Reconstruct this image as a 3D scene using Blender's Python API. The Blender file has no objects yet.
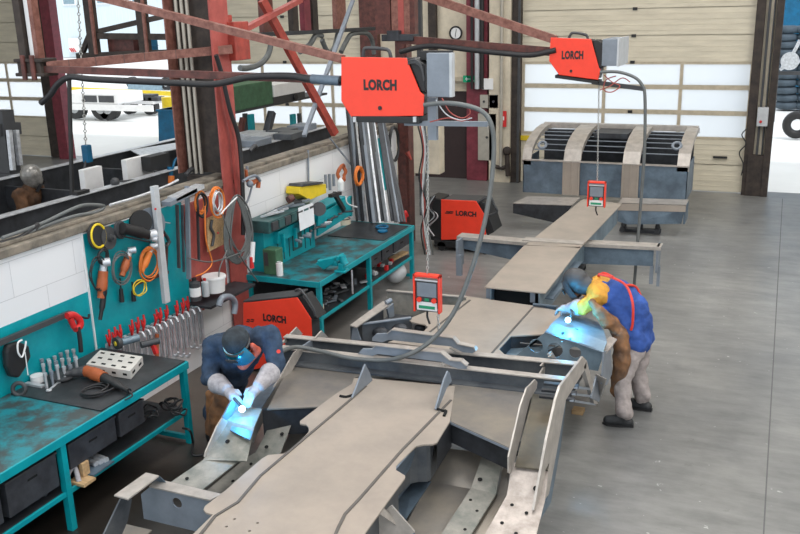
import bpy, bmesh, math, random
from mathutils import Vector, Matrix
random.seed(7)
V = Vector
S = bpy.context.scene
COL = S.collection
PI = math.pi
# ---------------------------------------------------------------- camera
F = 885.16; YAW, PIT, ROL = -0.40979, 0.28544, 0.02559
CAMH = 4.2
_f = V((math.sin(YAW)*math.cos(PIT), math.cos(YAW)*math.cos(PIT), -math.sin(PIT)))
_r0 = V((math.cos(YAW), -math.sin(YAW), 0)); _d0 = _f.cross(_r0)
_r = math.cos(ROL)*_r0 + math.sin(ROL)*_d0
_d = -math.sin(ROL)*_r0 + math.cos(ROL)*_d0
cam = bpy.data.objects.new('camera', bpy.data.cameras.new('camera'))
COL.objects.link(cam)
cam.data.sensor_width = 36; cam.data.lens = F*36/800
cam.data.clip_start = .05; cam.data.clip_end = 400
m3 = Matrix((_r, -_d, -_f)).transposed()
cam.matrix_world = Matrix.Translation((0, 0, CAMH)) @ m3.to_4x4()
S.camera = cam

def at(px, py, X=None, Y=None, Z=None):
    """a survey point of the photograph on the real plane X=, Y= or Z= (metres)"""
    d = _r*((px-400)/F) + _d*((py-267)/F) + _f
    t = X/d.x if X is not None else Y/d.y if Y is not None else (Z-CAMH)/d.z
    return V((t*d.x, t*d.y, CAMH+t*d.z))

# ---------------------------------------------------------------- materials
def mat(name, col, rough=.5, metal=0.0, var=.12, scale=6.0, bump=0.0, col2=None, stretch=None, detail=6, lo=.35, hi=.65, emit=None, estr=0, coat=0):
    m = bpy.data.materials.new(name); m.use_nodes = True
    nt = m.node_tree; b = nt.nodes['Principled BSDF']
    b.inputs['Roughness'].default_value = rough; b.inputs['Metallic'].default_value = metal
    if coat: b.inputs['Coat Weight'].default_value = coat
    tc = nt.nodes.new('ShaderNodeTexCoord'); mp = nt.nodes.new('ShaderNodeMapping')
    nt.links.new(tc.outputs['Object'], mp.inputs[0])
    if stretch: mp.inputs['Scale'].default_value = stretch
    n = nt.nodes.new('ShaderNodeTexNoise'); n.inputs['Scale'].default_value = scale; n.inputs['Detail'].default_value = detail
    n.inputs['Roughness'].default_value = .65
    nt.links.new(mp.outputs[0], n.inputs['Vector'])
    r = nt.nodes.new('ShaderNodeValToRGB')
    c = V(col)
    d = V(col2) if col2 else c*(1-var)
    e = c*(1+var*.6) if not col2 else c
    r.color_ramp.elements[0].color = (*d, 1); r.color_ramp.elements[1].color = (*e, 1)
    r.color_ramp.elements[0].position = lo; r.color_ramp.elements[1].position = hi
    nt.links.new(n.outputs['Fac'], r.inputs[0]); nt.links.new(r.outputs[0], b.inputs['Base Color'])
    if bump:
        bp = nt.nodes.new('ShaderNodeBump'); bp.inputs['Strength'].default_value = bump; bp.inputs['Distance'].default_value = .01
        nt.links.new(n.outputs['Fac'], bp.inputs['Height']); nt.links.new(bp.outputs[0], b.inputs['Normal'])
    if emit:
        b.inputs['Emission Color'].default_value = (*emit, 1); b.inputs['Emission Strength'].default_value = estr
    return m

def glass_mat(name, col, rough=.3, trans=.8):
    m = bpy.data.materials.new(name); m.use_nodes = True
    nt = m.node_tree; nt.nodes.clear()
    o = nt.nodes.new('ShaderNodeOutputMaterial'); mx = nt.nodes.new('ShaderNodeMixShader')
    t = nt.nodes.new('ShaderNodeBsdfTransparent'); t.inputs[0].default_value = (*col, 1)
    g = nt.nodes.new('ShaderNodeBsdfTranslucent'); g.inputs[0].default_value = (*col, 1)
    nt.links.new(t.outputs[0], mx.inputs[1]); nt.links.new(g.outputs[0], mx.inputs[2]); mx.inputs[0].default_value = 1-trans
    nt.links.new(mx.outputs[0], o.inputs[0]); return m

M = {}
M['deck'] = mat('mill_steel_plate', (.42,.36,.305), .42, .25, scale=2.2, col2=(.33,.29,.25), detail=9, lo=.3, hi=.62)
M['deck2'] = mat('brown_steel_plate', (.3,.265,.22), .35, .4, scale=1.6, col2=(.17,.165,.165), detail=8, lo=.3, hi=.6)
M['steelb'] = mat('blue_scale_steel', (.15,.16,.17), .45, .4, scale=3, col2=(.07,.08,.095), detail=8)
M['steelbl'] = mat('pale_blue_steel', (.24,.32,.38), .4, .3, scale=3, col2=(.13,.18,.22), detail=8)
M['lane'] = mat('olive_brown_steel', (.2,.175,.125), .35, .45, scale=2, col2=(.1,.095,.08), detail=8)
M['steelbb'] = mat('blue_painted_steel', (.16,.22,.28), .45, .3, scale=3, col2=(.085,.115,.15), detail=8)
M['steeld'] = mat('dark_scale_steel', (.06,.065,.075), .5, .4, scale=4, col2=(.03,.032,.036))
M['steell'] = mat('ground_light_steel', (.5,.46,.42), .4, .3, scale=7, col2=(.36,.33,.3))
M['galv'] = mat('bright_galvanised_steel', (.6,.62,.65), .35, .45, scale=12, var=.25)
M['seam'] = mat('weld_seam', (.13,.12,.11), .6, .3)
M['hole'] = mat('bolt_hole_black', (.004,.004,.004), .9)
M['teal'] = mat('teal_enamel', (.0,.32,.37), .4, 0, scale=5, col2=(.0,.25,.3), lo=.3, hi=.6)
M['tealtop'] = mat('worn_teal_bench_paint', (.02,.22,.26), .4, .1, scale=5, col2=(.05,.065,.065), detail=10, lo=.42, hi=.6)
M['rubber'] = mat('black_bench_steel', (.045,.05,.055), .45, .2, scale=5, col2=(.02,.023,.026), detail=8)
M['drawer'] = mat('dark_grey_drawer', (.06,.065,.075), .5, .2, scale=7, col2=(.03,.03,.036), detail=9)
M['black'] = mat('black_plastic', (.015,.015,.016), .5)
M['dgrey'] = mat('dark_grey_plastic', (.05,.052,.056), .5)
M['grey'] = mat('grey_painted_sheet', (.21,.24,.28), .5, .1)
M['lgrey'] = mat('light_grey_plastic', (.5,.52,.54), .5)
M['white'] = mat('white_plastic', (.8,.8,.8), .5, var=.05)
M['lorch'] = mat('orange_red_enamel', (.88,.055,.025), .38, 0, var=.05)
M['red'] = mat('red_plastic', (.6,.02,.02), .45)
M['rust'] = mat('rust_red_paint', (.15,.048,.038), .5, .1, scale=9, col2=(.06,.022,.018), detail=9)
M['rustl'] = mat('worn_red_oxide_paint', (.29,.13,.1), .5, .1, scale=14, col2=(.15,.055,.04), detail=9)
M['pink'] = mat('faded_red_paint', (.42,.09,.075), .5, 0, scale=6, col2=(.3,.06,.05))
M['magenta'] = mat('dark_magenta_paint', (.19,.03,.045), .5, 0, scale=6, var=.3)
M['redb'] = mat('bright_red_oxide', (.33,.05,.035), .5, 0, scale=8, var=.3)
M['cream'] = mat('cream_door_panel', (.66,.6,.47), .5, 0, scale=1.2, var=.12, stretch=(1,1,6))
M['creamf'] = mat('cream_door_rail', (.5,.43,.32), .5, 0, scale=6, var=.15)
M['plaster'] = mat('cream_plaster', (.62,.55,.43), .8, 0, scale=3, var=.15, bump=.1)
M['brown'] = mat('dark_brown_grime', (.055,.04,.032), .7, 0, scale=6, col2=(.02,.015,.013), detail=8)
M['pipe'] = mat('pale_pipe', (.45,.42,.36), .4, .2)
M['cable'] = mat('black_cable', (.02,.02,.022), .5)
M['hose'] = mat('grey_hose', (.13,.14,.14), .5, .1)
M['orange'] = mat('orange_cable', (.75,.2,.03), .5)
M['bosch'] = mat('orange_brown_tool', (.4,.1,.03), .5)
M['yellow'] = mat('yellow_plastic', (.75,.55,.02), .5)
M['green'] = mat('machine_green', (.06,.15,.08), .5, scale=5, var=.3)
M['dteal'] = mat('dark_teal_machine', (.03,.09,.09), .45, scale=6, var=.4)
M['wood'] = mat('raw_wood', (.5,.33,.17), .7, 0, scale=5, var=.25, stretch=(1,8,8))
M['oxgrey'] = mat('wall_cap_concrete', (.26,.225,.18), .85, 0, scale=5, col2=(.1,.09,.075), bump=.2)
M['glass'] = glass_mat('polycarbonate', (.93,.94,.95), trans=.35)
M['denim'] = mat('navy_work_cloth', (.03,.055,.1), .9, 0, scale=9, var=.4, bump=.3)
M['blue'] = mat('royal_blue_cloth', (.03,.085,.33), .85, 0, scale=7, var=.3, bump=.3)
M['ochre'] = mat('ochre_leather', (.65,.32,.04), .75, 0, scale=9, var=.3, bump=.4)
M['leather'] = mat('brown_leather', (.3,.14,.055), .7, 0, scale=5, col2=(.1,.06,.04), bump=.5, detail=8)
M['glove'] = mat('grey_suede_glove', (.42,.4,.42), .9, 0, scale=14, var=.3, bump=.5)
M['trouser'] = mat('grey_beige_trouser', (.33,.29,.28), .9, 0, scale=8, var=.25, bump=.3)
M['boot'] = mat('black_boot_leather', (.025,.027,.03), .55, 0, scale=10, var=.3)
M['skin'] = mat('skin', (.55,.3,.2), .6, 0, scale=9, var=.1)
M['coral'] = mat('coral_leather', (.6,.12,.07), .7, 0, scale=9, var=.2)
M['visor'] = mat('blue_visor_shell', (.02,.2,.3), .2, .3, coat=.5)
M['chain'] = mat('zinc_chain', (.5,.5,.48), .4, .6)
M['tealb'] = mat('blue_container_paint', (.0,.12,.25), .5, scale=3, var=.3)
M['paper'] = mat('white_paper', (.75,.77,.8), .8, 0, var=.05)
M['redstrap'] = mat('red_apron_strap', (.75,.05,.03), .6)

def em_mat(name, col, s):
    m = bpy.data.materials.new(name); m.use_nodes = True
    nt = m.node_tree; nt.nodes.clear()
    o = nt.nodes.new('ShaderNodeOutputMaterial'); e = nt.nodes.new('ShaderNodeEmission')
    e.inputs[0].default_value = (*col, 1); e.inputs[1].default_value = s
    nt.links.new(e.outputs[0], o.inputs[0]); return m

# ---------------------------------------------------------------- mesh builder
class MB:
    def __init__(s): s.v = []; s.f = []; s.mi = []; s.mats = []; s.cur = 0; s.sm = []; s.smooth = False
    def use(s, m):
        m = M[m] if isinstance(m, str) else m
        if m not in s.mats: s.mats.append(m)
        s.cur = s.mats.index(m); return s
    def add(s, vs, fs, smooth=None):
        o = len(s.v); s.v += [V(v) for v in vs]
        for f in fs: s.f.append([i+o for i in f]); s.mi.append(s.cur); s.sm.append(s.smooth if smooth is None else smooth)
        return s
    def box(s, lo, hi):
        a, b = V(lo), V(hi)
        return s.add([(x, y, z) for z in (a.z, b.z) for x, y in ((a.x, a.y), (b.x, a.y), (b.x, b.y), (a.x, b.y))],
              [(3,2,1,0),(4,5,6,7),(0,1,5,4),(1,2,6,5),(2,3,7,6),(3,0,4,7)])
    def obox(s, c, size, mtx=None):
        h = V(size)/2; c = V(c); m = mtx or Matrix.Identity(3)
        vs = [c + m @ V((x*h.x, y*h.y, z*h.z)) for z in (-1,1) for x, y in ((-1,-1),(1,-1),(1,1),(-1,1))]
        return s.add(vs, [(3,2,1,0),(4,5,6,7),(0,1,5,4),(1,2,6,5),(2,3,7,6),(3,0,4,7)])
    def bar(s, p0, p1, w, h, up=(0,0,1)):
        p0, p1 = V(p0), V(p1); y = (p1-p0).normalized(); z = V(up)
        x = y.cross(z)
        if x.length < 1e-3: x = y.cross(V((1,0,0)))
        x.normalize(); z = x.cross(y)
        m = Matrix((x, y, z)).transposed()
        return s.obox((p0+p1)/2, (w, (p1-p0).length, h), m)
    def prism(s, pts, ext):
        pts = [V(p) for p in pts]; e = V(ext); n = len(pts)
        nrm = V((0,0,0))
        for i in range(n): nrm += pts[i].cross(pts[(i+1) % n])
        if nrm.dot(e) > 0: pts = pts[::-1]
        return s.add(pts + [p+e for p in pts], [list(range(n)), list(range(2*n-1, n-1, -1))] + [(i, i+n, (i+1) % n+n, (i+1) % n) for i in range(n)])
    def cyl(s, p0, p1, r, n=14, r2=None, caps=True):
        p0, p1 = V(p0), V(p1); r2 = r if r2 is None else r2
        y = (p1-p0).normalized(); x = y.orthogonal().normalized(); z = y.cross(x)
        vs = [p0+(x*math.cos(a)+z*math.sin(a))*r for a in [2*PI*i/n for i in range(n)]] + [p1+(x*math.cos(a)+z*math.sin(a))*r2 for a in [2*PI*i/n for i in range(n)]]
        s.add(vs, [(i, i+n, (i+1) % n+n, (i+1) % n) for i in range(n)], True)
        if caps: s.add(vs, [list(range(n)), list(range(2*n-1, n-1, -1))], False)
        return s
    def tube(s, pts, r, n=8, sub=6, closed=False):
        pts = [V(p) for p in pts]; P = []
        m = len(pts)
        if sub > 1 and m > 2:
            for i in range(m if closed else m-1):
                a = pts[(i-1) % m] if (i > 0 or closed) else pts[0]; b = pts[i]; c = pts[(i+1) % m]; d = pts[(i+2) % m] if (i+2 < m or closed) else pts[-1]
                for k in range(sub):
                    t = k/sub
                    P.append(.5*((2*b)+(c-a)*t+(2*a-5*b+4*c-d)*t*t+(3*b-a-3*c+d)*t**3))
            if not closed: P.append(pts[-1])
        else: P = pts
        rings = []; x = None; L = len(P)
        for i, p in enumerate(P):
            t = (P[(i+1) % L] if (i+1 < L or closed) else p)-(P[i-1] if (i > 0 or closed) else p)
            if t.length < 1e-7: t = V((0,0,1))
            t.normalize()
            if x is None: x = t.orthogonal().normalized()
            x = (x-t*x.dot(t))
            if x.length < 1e-4: x = t.orthogonal()
            x.normalize(); z = t.cross(x)
            rr = r[min(i*len(r)//L, len(r)-1)] if isinstance(r, (list, tuple)) else r
            rings.append([p+(x*math.cos(a)+z*math.sin(a))*rr for a in [2*PI*k/n for k in range(n)]])
        vs = [q for R in rings for q in R]
        fs = [(i*n+k, i*n+(k+1) % n, ((i+1) % L)*n+(k+1) % n, ((i+1) % L)*n+k) for i in range(L if closed else L-1) for k in range(n)]
        s.add(vs, fs, True)
        if not closed: s.add(vs, [list(range(n-1, -1, -1)), list(range((L-1)*n, L*n))], False)
        return s
    def disc(s, c, nrm, r, n=12, h=.002):
        nrm = V(nrm).normalized(); return s.cyl(V(c), V(c)+nrm*h, r, n)
    def sphere(s, c, r, n=12, k=8, sc=(1,1,1)):
        c = V(c); vs = [c+V((0,0,r*sc[2]))]; fs = []
        for i in range(1, k):
            a = PI*i/k
            for j in range(n): b = 2*PI*j/n; vs.append(c+V((math.sin(a)*math.cos(b)*r*sc[0], math.sin(a)*math.sin(b)*r*sc[1], math.cos(a)*r*sc[2])))
        vs.append(c-V((0,0,r*sc[2])))
        for j in range(n): fs.append((0, 1+j, 1+(j+1) % n)); fs.append((len(vs)-1, 1+(k-2)*n+(j+1) % n, 1+(k-2)*n+j))
        for i in range(k-2):
            for j in range(n): fs.append((1+i*n+j, 1+(i+1)*n+j, 1+(i+1)*n+(j+1) % n, 1+i*n+(j+1) % n))
        return s.add(vs, fs, True)
    def ring(s, c, nrm, R, r, n=24, k=8):
        nrm = V(nrm).normalized(); x = nrm.orthogonal().normalized(); z = nrm.cross(x); c = V(c)
        return s.tube([c+(x*math.cos(a)+z*math.sin(a))*R for a in [2*PI*i/n for i in range(n)]], r, k, 1, True)
    def build(s, name, m=None, parent=None, bev=0, label=None, seg=2):
        me = bpy.data.meshes.new(name)
        vs = s.v
        if parent is not None: inv = parent.matrix_basis.inverted(); wp = parent
        o = bpy.data.objects.new(name, me); COL.objects.link(o)
        if parent is not None:
            base = world_of(parent)
            vs = [base.inverted() @ v for v in vs]; o.parent = parent
        else:
            lo = V([min(v[i] for v in vs) for i in range(3)]); hi = V([max(v[i] for v in vs) for i in range(3)])
            b = V(((lo.x+hi.x)/2, (lo.y+hi.y)/2, lo.z)); vs = [v-b for v in vs]; o.location = b
        me.from_pydata([tuple(v) for v in vs], [], s.f)
        ms = s.mats or [M[m] if isinstance(m, str) else (m or M['grey'])]
        for x in ms: me.materials.append(x)
        for p, i, sm in zip(me.polygons, s.mi, s.sm): p.material_index = i if s.mats else 0; p.use_smooth = sm
        me.update()
        if bev:
            md = o.modifiers.new('bevel', 'BEVEL'); md.width = bev; md.segments = seg; md.limit_method = 'ANGLE'
        if label: o['label'] = label
        return o

def world_of(o):
    m = o.matrix_basis.copy(); p = o.parent
    while p is not None: m = p.matrix_basis @ m; p = p.parent
    return m

def tag(o, label=None, cat=None, group=None, kind=None):
    if label: o['label'] = label
    if cat: o['category'] = cat
    if group: o['group'] = group
    if kind: o['kind'] = kind
    return o
def thing(name, label, cat, loc, group=None, rz=0):
    o = bpy.data.objects.new(name, None); o.empty_display_size = .1; COL.objects.link(o)
    o.location = loc; o.rotation_euler = (0, 0, rz)
    return tag(o, label, cat, group)
def struct(o): o['kind'] = 'structure'; return o
def copy_tree(o, parent=None):
    c = o.copy(); COL.objects.link(c); c.parent = parent
    for ch in list(o.children): copy_tree(ch, c)
    return c
def text(s, size, m, parent, origin, xdir, updir, name='lettering', bold=.012, ext=.002, spacing=1.0, center=True, label=None, width=None):
    cu = bpy.data.curves.new('t', 'FONT'); cu.body = s; cu.size = size; cu.offset = bold*size; cu.extrude = ext; cu.space_character = spacing
    cu.align_x = 'CENTER' if center else 'LEFT'; cu.align_y = 'CENTER'; cu.resolution_u = 3
    ob = bpy.data.objects.new('t', cu); COL.objects.link(ob)
    dg = bpy.context.evaluated_depsgraph_get(); dg.update()
    me = bpy.data.meshes.new_from_object(ob.evaluated_get(dg)); bpy.data.objects.remove(ob)
    x = V(xdir).normalized(); y = V(updir); y = (y-x*y.dot(x)).normalized(); z = x.cross(y)
    sx = 1
    if width:
        w = max(v.co.x for v in me.vertices)-min(v.co.x for v in me.vertices); sx = width/w
    R = Matrix((x*sx, y, z)).transposed().to_4x4(); R.translation = V(origin)
    me.transform(R)
    o = bpy.data.objects.new(name, me); COL.objects.link(o)
    if parent is not None: me.transform(world_of(parent).inverted()); o.parent = parent
    me.materials.clear(); me.materials.append(M[m] if isinstance(m, str) else m)
    if label: o['label'] = label
    return o
# ================================================================ SETTING
YB = 21.0
def floor_mat():
    m = bpy.data.materials.new('worn_concrete'); m.use_nodes = True; nt = m.node_tree; b = nt.nodes['Principled BSDF']
    tc = nt.nodes.new('ShaderNodeTexCoord')
    def noise(sc, det, ro=.6, st=None):
        mp = nt.nodes.new('ShaderNodeMapping'); nt.links.new(tc.outputs['Object'], mp.inputs[0])
        if st: mp.inputs['Scale'].default_value = st
        n = nt.nodes.new('ShaderNodeTexNoise'); n.inputs['Scale'].default_value = sc; n.inputs['Detail'].default_value = det; n.inputs['Roughness'].default_value = ro
        nt.links.new(mp.outputs[0], n.inputs['Vector']); return n
    def ramp(n, a, b_, ca, cb):
        r = nt.nodes.new('ShaderNodeValToRGB'); r.color_ramp.elements[0].position = a; r.color_ramp.elements[1].position = b_
        r.color_ramp.elements[0].color = (*ca, 1); r.color_ramp.elements[1].color = (*cb, 1); nt.links.new(n.outputs['Fac'], r.inputs[0]); return r
    def mix(mode, f, a, c):
        x = nt.nodes.new('ShaderNodeMixRGB'); x.blend_type = mode; x.inputs[0].default_value = f
        nt.links.new(a, x.inputs[1]); nt.links.new(c, x.inputs[2]); return x
    base = ramp(noise(.5, 8, .6, (1, .5, 1)), .35, .65, (.16,.16,.157), (.26,.255,.24))
    fine = ramp(noise(3.5, 10, .7, (.5, 1.6, 1)), .3, .7, (.7,.71,.72), (1.18,1.18,1.18))
    x = mix('MULTIPLY', 1.0, base.outputs[0], fine.outputs[0])
    spots = ramp(noise(11, 4, .6), .69, .73, (0,0,0), (.5,.5,.48))
    x2 = mix('ADD', .5, x.outputs[0], spots.outputs[0])
    dark = ramp(noise(7, 6, .7), .26, .36, (.45,.45,.45), (1,1,1))
    x3 = mix('MULTIPLY', .5, x2.outputs[0], dark.outputs[0])
    # oily dirt trodden in along the benches, plus near-black painted shade beside the chassis
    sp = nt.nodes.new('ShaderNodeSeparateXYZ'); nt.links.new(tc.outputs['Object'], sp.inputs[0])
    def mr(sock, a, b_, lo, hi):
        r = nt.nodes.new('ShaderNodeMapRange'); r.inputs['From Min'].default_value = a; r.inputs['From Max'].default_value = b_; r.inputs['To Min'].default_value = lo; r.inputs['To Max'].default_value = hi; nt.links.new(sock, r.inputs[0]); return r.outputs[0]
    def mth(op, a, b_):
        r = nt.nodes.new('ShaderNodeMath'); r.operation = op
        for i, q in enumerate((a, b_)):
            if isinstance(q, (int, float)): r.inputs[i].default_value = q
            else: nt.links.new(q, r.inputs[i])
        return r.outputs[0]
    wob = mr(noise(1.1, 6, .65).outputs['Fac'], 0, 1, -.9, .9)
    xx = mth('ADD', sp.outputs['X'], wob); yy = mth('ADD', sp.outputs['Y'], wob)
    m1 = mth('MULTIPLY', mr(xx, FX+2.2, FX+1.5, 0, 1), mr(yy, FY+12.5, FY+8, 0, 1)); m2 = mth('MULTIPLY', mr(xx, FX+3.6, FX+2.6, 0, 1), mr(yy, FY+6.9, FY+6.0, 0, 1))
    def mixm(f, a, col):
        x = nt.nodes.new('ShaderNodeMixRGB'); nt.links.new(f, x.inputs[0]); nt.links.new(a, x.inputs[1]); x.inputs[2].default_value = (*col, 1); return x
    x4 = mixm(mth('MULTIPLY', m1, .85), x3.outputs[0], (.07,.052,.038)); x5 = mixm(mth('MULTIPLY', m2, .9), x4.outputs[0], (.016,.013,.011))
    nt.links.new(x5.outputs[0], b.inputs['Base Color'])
    rr = nt.nodes.new('ShaderNodeMapRange'); rr.inputs['To Min'].default_value = .18; rr.inputs['To Max'].default_value = .5
    nt.links.new(noise(1.2, 8, .7).outputs['Fac'], rr.inputs[0]); nt.links.new(rr.outputs[0], b.inputs['Roughness'])
    bp = nt.nodes.new('ShaderNodeBump'); bp.inputs['Strength'].default_value = .15; bp.inputs['Distance'].default_value = .01
    nt.links.new(fine.outputs[0], bp.inputs['Height']); nt.links.new(bp.outputs[0], b.inputs['Normal'])
    return m
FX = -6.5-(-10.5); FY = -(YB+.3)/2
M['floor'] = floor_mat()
M['ground'] = mat('pale_forecourt', (.78,.78,.76), .8, 0, scale=.4, var=.05)
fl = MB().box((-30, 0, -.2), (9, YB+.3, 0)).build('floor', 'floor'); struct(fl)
j = MB()
j.box((.155, 0, 0.0), (.167, YB-.4, .002))
struct(j.build('trim_1', mat('floor_joint', (.13,.13,.13), .8)))
gr = MB().box((-90, YB+.3, -.25), (70, 140, -.04)).build('floor_outside', 'ground'); struct(gr)
struct(MB().box((-30, 0, 9), (9, YB+.6, 9.2)).build('ceiling', 'lgrey'))
struct(MB().box((9, 0, 0), (9.2, YB+.6, 9)).build('wall_right', 'plaster'))
struct(MB().box((-30.2, 0, 0), (-30, YB+.6, 9)).build('wall_left', 'plaster'))
# back wall: piers and header, with four bays left open for the sectional doors
w = MB()
for x0, x1 in ((-30, -24.8), (-15.75, -14.6), (-9.95, -6.9)): w.box((x0, YB, 0), (x1, YB+.3, 9))
w.box((-24.8, YB, 5.4), (-15.75, YB+.3, 9)); w.box((-14.6, YB, 5.4), (-9.95, YB+.3, 9)); w.box((-6.9, YB, 5.4), (9, YB+.3, 9))
w.box((6.0, YB, 0), (9, YB+.3, 5.4)); w.box((-6.9, YB, 0), (-5.85, YB+.3, 5.4))
struct(w.build('wall_back', 'plaster'))

def sect_door(n, x0, x1, muls, ztop=5.2, y=YB-.05):
    """sectional door: cream panels below, three glazed sections, cream panels above"""
    root = bpy.data.objects.new('door_%d' % n, None); COL.objects.link(root); root.location = ((x0+x1)/2, y, 0); root['kind'] = 'structure'
    secs = [(0.02, .62), (.62, 1.19)] ; glz = [(1.19, 1.77), (1.77, 2.33), (2.33, 2.88)]; up = []
    z = 2.88
    while z < ztop-.1: up.append((z, min(z+.58, ztop))); z += .58
    for a, b in secs+up:
        p = MB(); p.box((x0, y, a+.008), (x1, y+.05, b-.008)); p.box((x0, y+.01, a-.01), (x1, y+.04, b+.01))
        k = 5
        for i in range(1, k): zz = a+(b-a)*i/k; p.box((x0, y-.006, zz-.012), (x1, y+.001, zz+.012))
        p.box((x0, y-.004, b-.02), (x1, y, b-.004))
        p.build('door_panel', 'cream', root, .003)
    for a, b in glz:
        fr = MB(); fr.box((x0, y-.01, a), (x1, y+.05, a+.05)); fr.box((x0, y-.01, b-.05), (x1, y+.05, b))
        xs = [x0+.03]+list(muls)+[x1-.03]
        for x in xs: fr.box((x-.035, y-.008, a), (x+.035, y+.045, b))
        fr.build('window_frame', 'creamf', root)
        g = MB(); g.box((x0+.05, y+.02, a+.05), (x1-.05, y+.03, b-.05)); g.build('pane', 'glass', root)
    h = MB()
    for z in [b for a, b in glz+up]: h.box(((x0+x1)/2-.05, y-.03, z-.035), ((x0+x1)/2+.05, y-.005, z+.03))
    h.build('hinge', 'black', root)
    return root
d1 = sect_door(1, -5.8, -.66, (-3.85, -2.15, ))
MB().box((-1.35, YB-.12, .78), (-1.05, YB-.06, .82)).build('door_handle', 'black', d1)
d2 = sect_door(2, -14.6, -9.95, (-13.0, -11.9, -10.9))
d3 = sect_door(3, -24.8, -20.7, (-23.6, -22.2))
# pier between door 1 and the open bay, with rails, brushes and control box
p = MB(); p.use('brown'); p.box((-.7, YB-.25, 0), (-.52, YB+.3, 5.6)); p.box((-.3, YB-.32, 0), (-.16, YB+.3, 5.6))
p.use('plaster'); p.box((-.52, YB-.12, 0), (-.3, YB+.3, 5.6))
p.use('dgrey'); p.box((-.47, YB-.2, 0), (-.42, YB-.1, 5.6)); p.box((-.36, YB-.2, 0), (-.33, YB-.1, 5.6))
p.use('brown'); p.box((-.62, YB-.3, 0), (-.22, YB-.1, .9))
struct(p.build('trim_2', None, None, .006))
c = MB(); c.use('lgrey'); c.box((-.5, YB-.4, 1.55), (-.28, YB-.26, 1.95)); c.use('red'); c.cyl((-.42, YB-.4, 1.65), (-.42, YB-.42, 1.65), .03)
tag(c.build('control_box', None, None, .01), 'small grey door control box on the dark post beside the open bay', 'control box')
c = MB(); c.tube([(-.66, YB-.28, 1.5), (-.78, YB-.3, 1.35), (-.68, YB-.3, 1.15), (-.8, YB-.3, .95), (-.7, YB-.3, .7), (-.72, YB-.3, .45)], .012)
tag(c.build('cable', 'cable'), 'black cable hanging loose down the dark door post', 'cable')
# jambs
p = MB(); p.use('brown'); p.box((-6.02, YB-.2, 0), (-5.8, YB, 5.5)); p.use('dgrey'); p.box((-5.86, YB-.24, 0), (-5.8, YB-.2, 5.5)); struct(p.build('trim_3', None, None, .005))
p = MB(); p.use('plaster'); p.box((-6.55, YB-.28, 0), (-6.02, YB, 5.6)); p.use('pipe'); p.cyl((-6.22, YB-.34, .3), (-6.22, YB-.34, 5.5), .04); struct(p.build('trim_4', None, None, .01))
p = MB(); p.use('magenta'); p.box((-7.15, YB-.2, 0), (-6.62, YB, 5.6)); struct(p.build('trim_5', None, None, .01))
for x, r, mm in ((-6.97, .035, 'black'), (-6.84, .06, 'lgrey'), (-6.72, .05, 'black')):
    q = MB(); q.cyl((x, YB-.3, 2.26), (x, YB-.3, 5.5), r)
    tag(q.build('wall_pipe', mm), {-6.97: 'thin black conduit nearest the wall clock', -6.84: 'pale grey pipe between two black conduits', -6.72: 'black pipe nearest the cream pier'}[x]+' on the back wall', 'pipe', 'vertical pipes on the back wall')
# dark passage doorway left of the pier
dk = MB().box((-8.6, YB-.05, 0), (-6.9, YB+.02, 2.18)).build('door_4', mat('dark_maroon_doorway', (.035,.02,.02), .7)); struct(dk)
p = MB(); p.box((-8.7, YB-.12, 2.42), (-6.6, YB-.04, 2.52)); p.box((-8.7, YB-.1, 2.18), (-6.6, YB-.05, 2.24)); struct(p.build('trim_6', 'creamf'))
struct(MB().box((-8.15, YB-.14, 2.52), (-7.95, YB-.02, 5.5)).build('trim_7', 'brown'))
struct(MB().box((-9.98, YB-.2, 0), (-9.5, YB, 5.5)).build('trim_8', 'rust'))
# left open bay jambs
p = MB(); p.use('magenta'); p.box((-20.22, YB-.35, 0), (-19.86, YB-.05, 5.6)); struct(p.build('trim_9', None))
p = MB(); p.use('brown'); p.box((-20.75, YB-.15, 0), (-20.3, YB, 5.5)); struct(p.build('trim_10', None))
# clock
t = thing('wall_clock', 'round white wall clock with a black rim on the back wall', 'clock', at(456, 33, Y=YB-.05))
c0 = at(456, 33, Y=YB-.04)
MB().ring(c0-V((0,.02,0)), (0,1,0), .15, .022).build('rim', 'black', t)
MB().cyl(c0, c0-V((0,.02,0)), .15, 28).build('dial', 'white', t)
h = MB(); h.bar(c0-V((0,.026,0)), c0+V((.02,-.026,.09)), .012, .004, (0,1,0)); h.bar(c0-V((0,.026,0)), c0+V((-.015,-.026,-.11)), .012, .004, (0,1,0)); h.build('clock_hand', 'black', t)
# exit sign
c1 = at(470.5, 79, Y=YB-.2)
t = thing('exit_sign', 'green emergency exit sign with a white running figure above the dark doorway', 'sign', c1)
MB().box(c1-V((.19,.0,.08)), c1+V((.19,.04,.08))).build('sign_panel', mat('sign_green', (0,.22,.1), .4, emit=(0,.3,.14), estr=.3), t)
g = MB(); yy = c1.y-.004
def fb(x0, z0, x1, z1, w=.014): g.bar(c1+V((x0,-.004,z0)), c1+V((x1,-.004,z1)), w, .004, (0,1,0))
fb(-.13,0,-.02,0); fb(-.13,0,-.09,.035); fb(-.13,0,-.09,-.035)
fb(.03,.02,.055,-.01,.022); fb(.055,-.01,.03,-.06); fb(.05,-.01,.085,-.03); fb(.085,-.03,.08,-.06); fb(.03,.03,.0,.0); fb(.04,.03,.07,.02)
g.cyl(c1+V((.04,-.002,.05)), c1+V((.04,-.006,.05)), .014)
g.use('white'); g.box(c1+V((.11,-.006,-.06)), c1+V((.165,-.001,.06))); g.build('running_figure', 'white', t)
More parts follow.
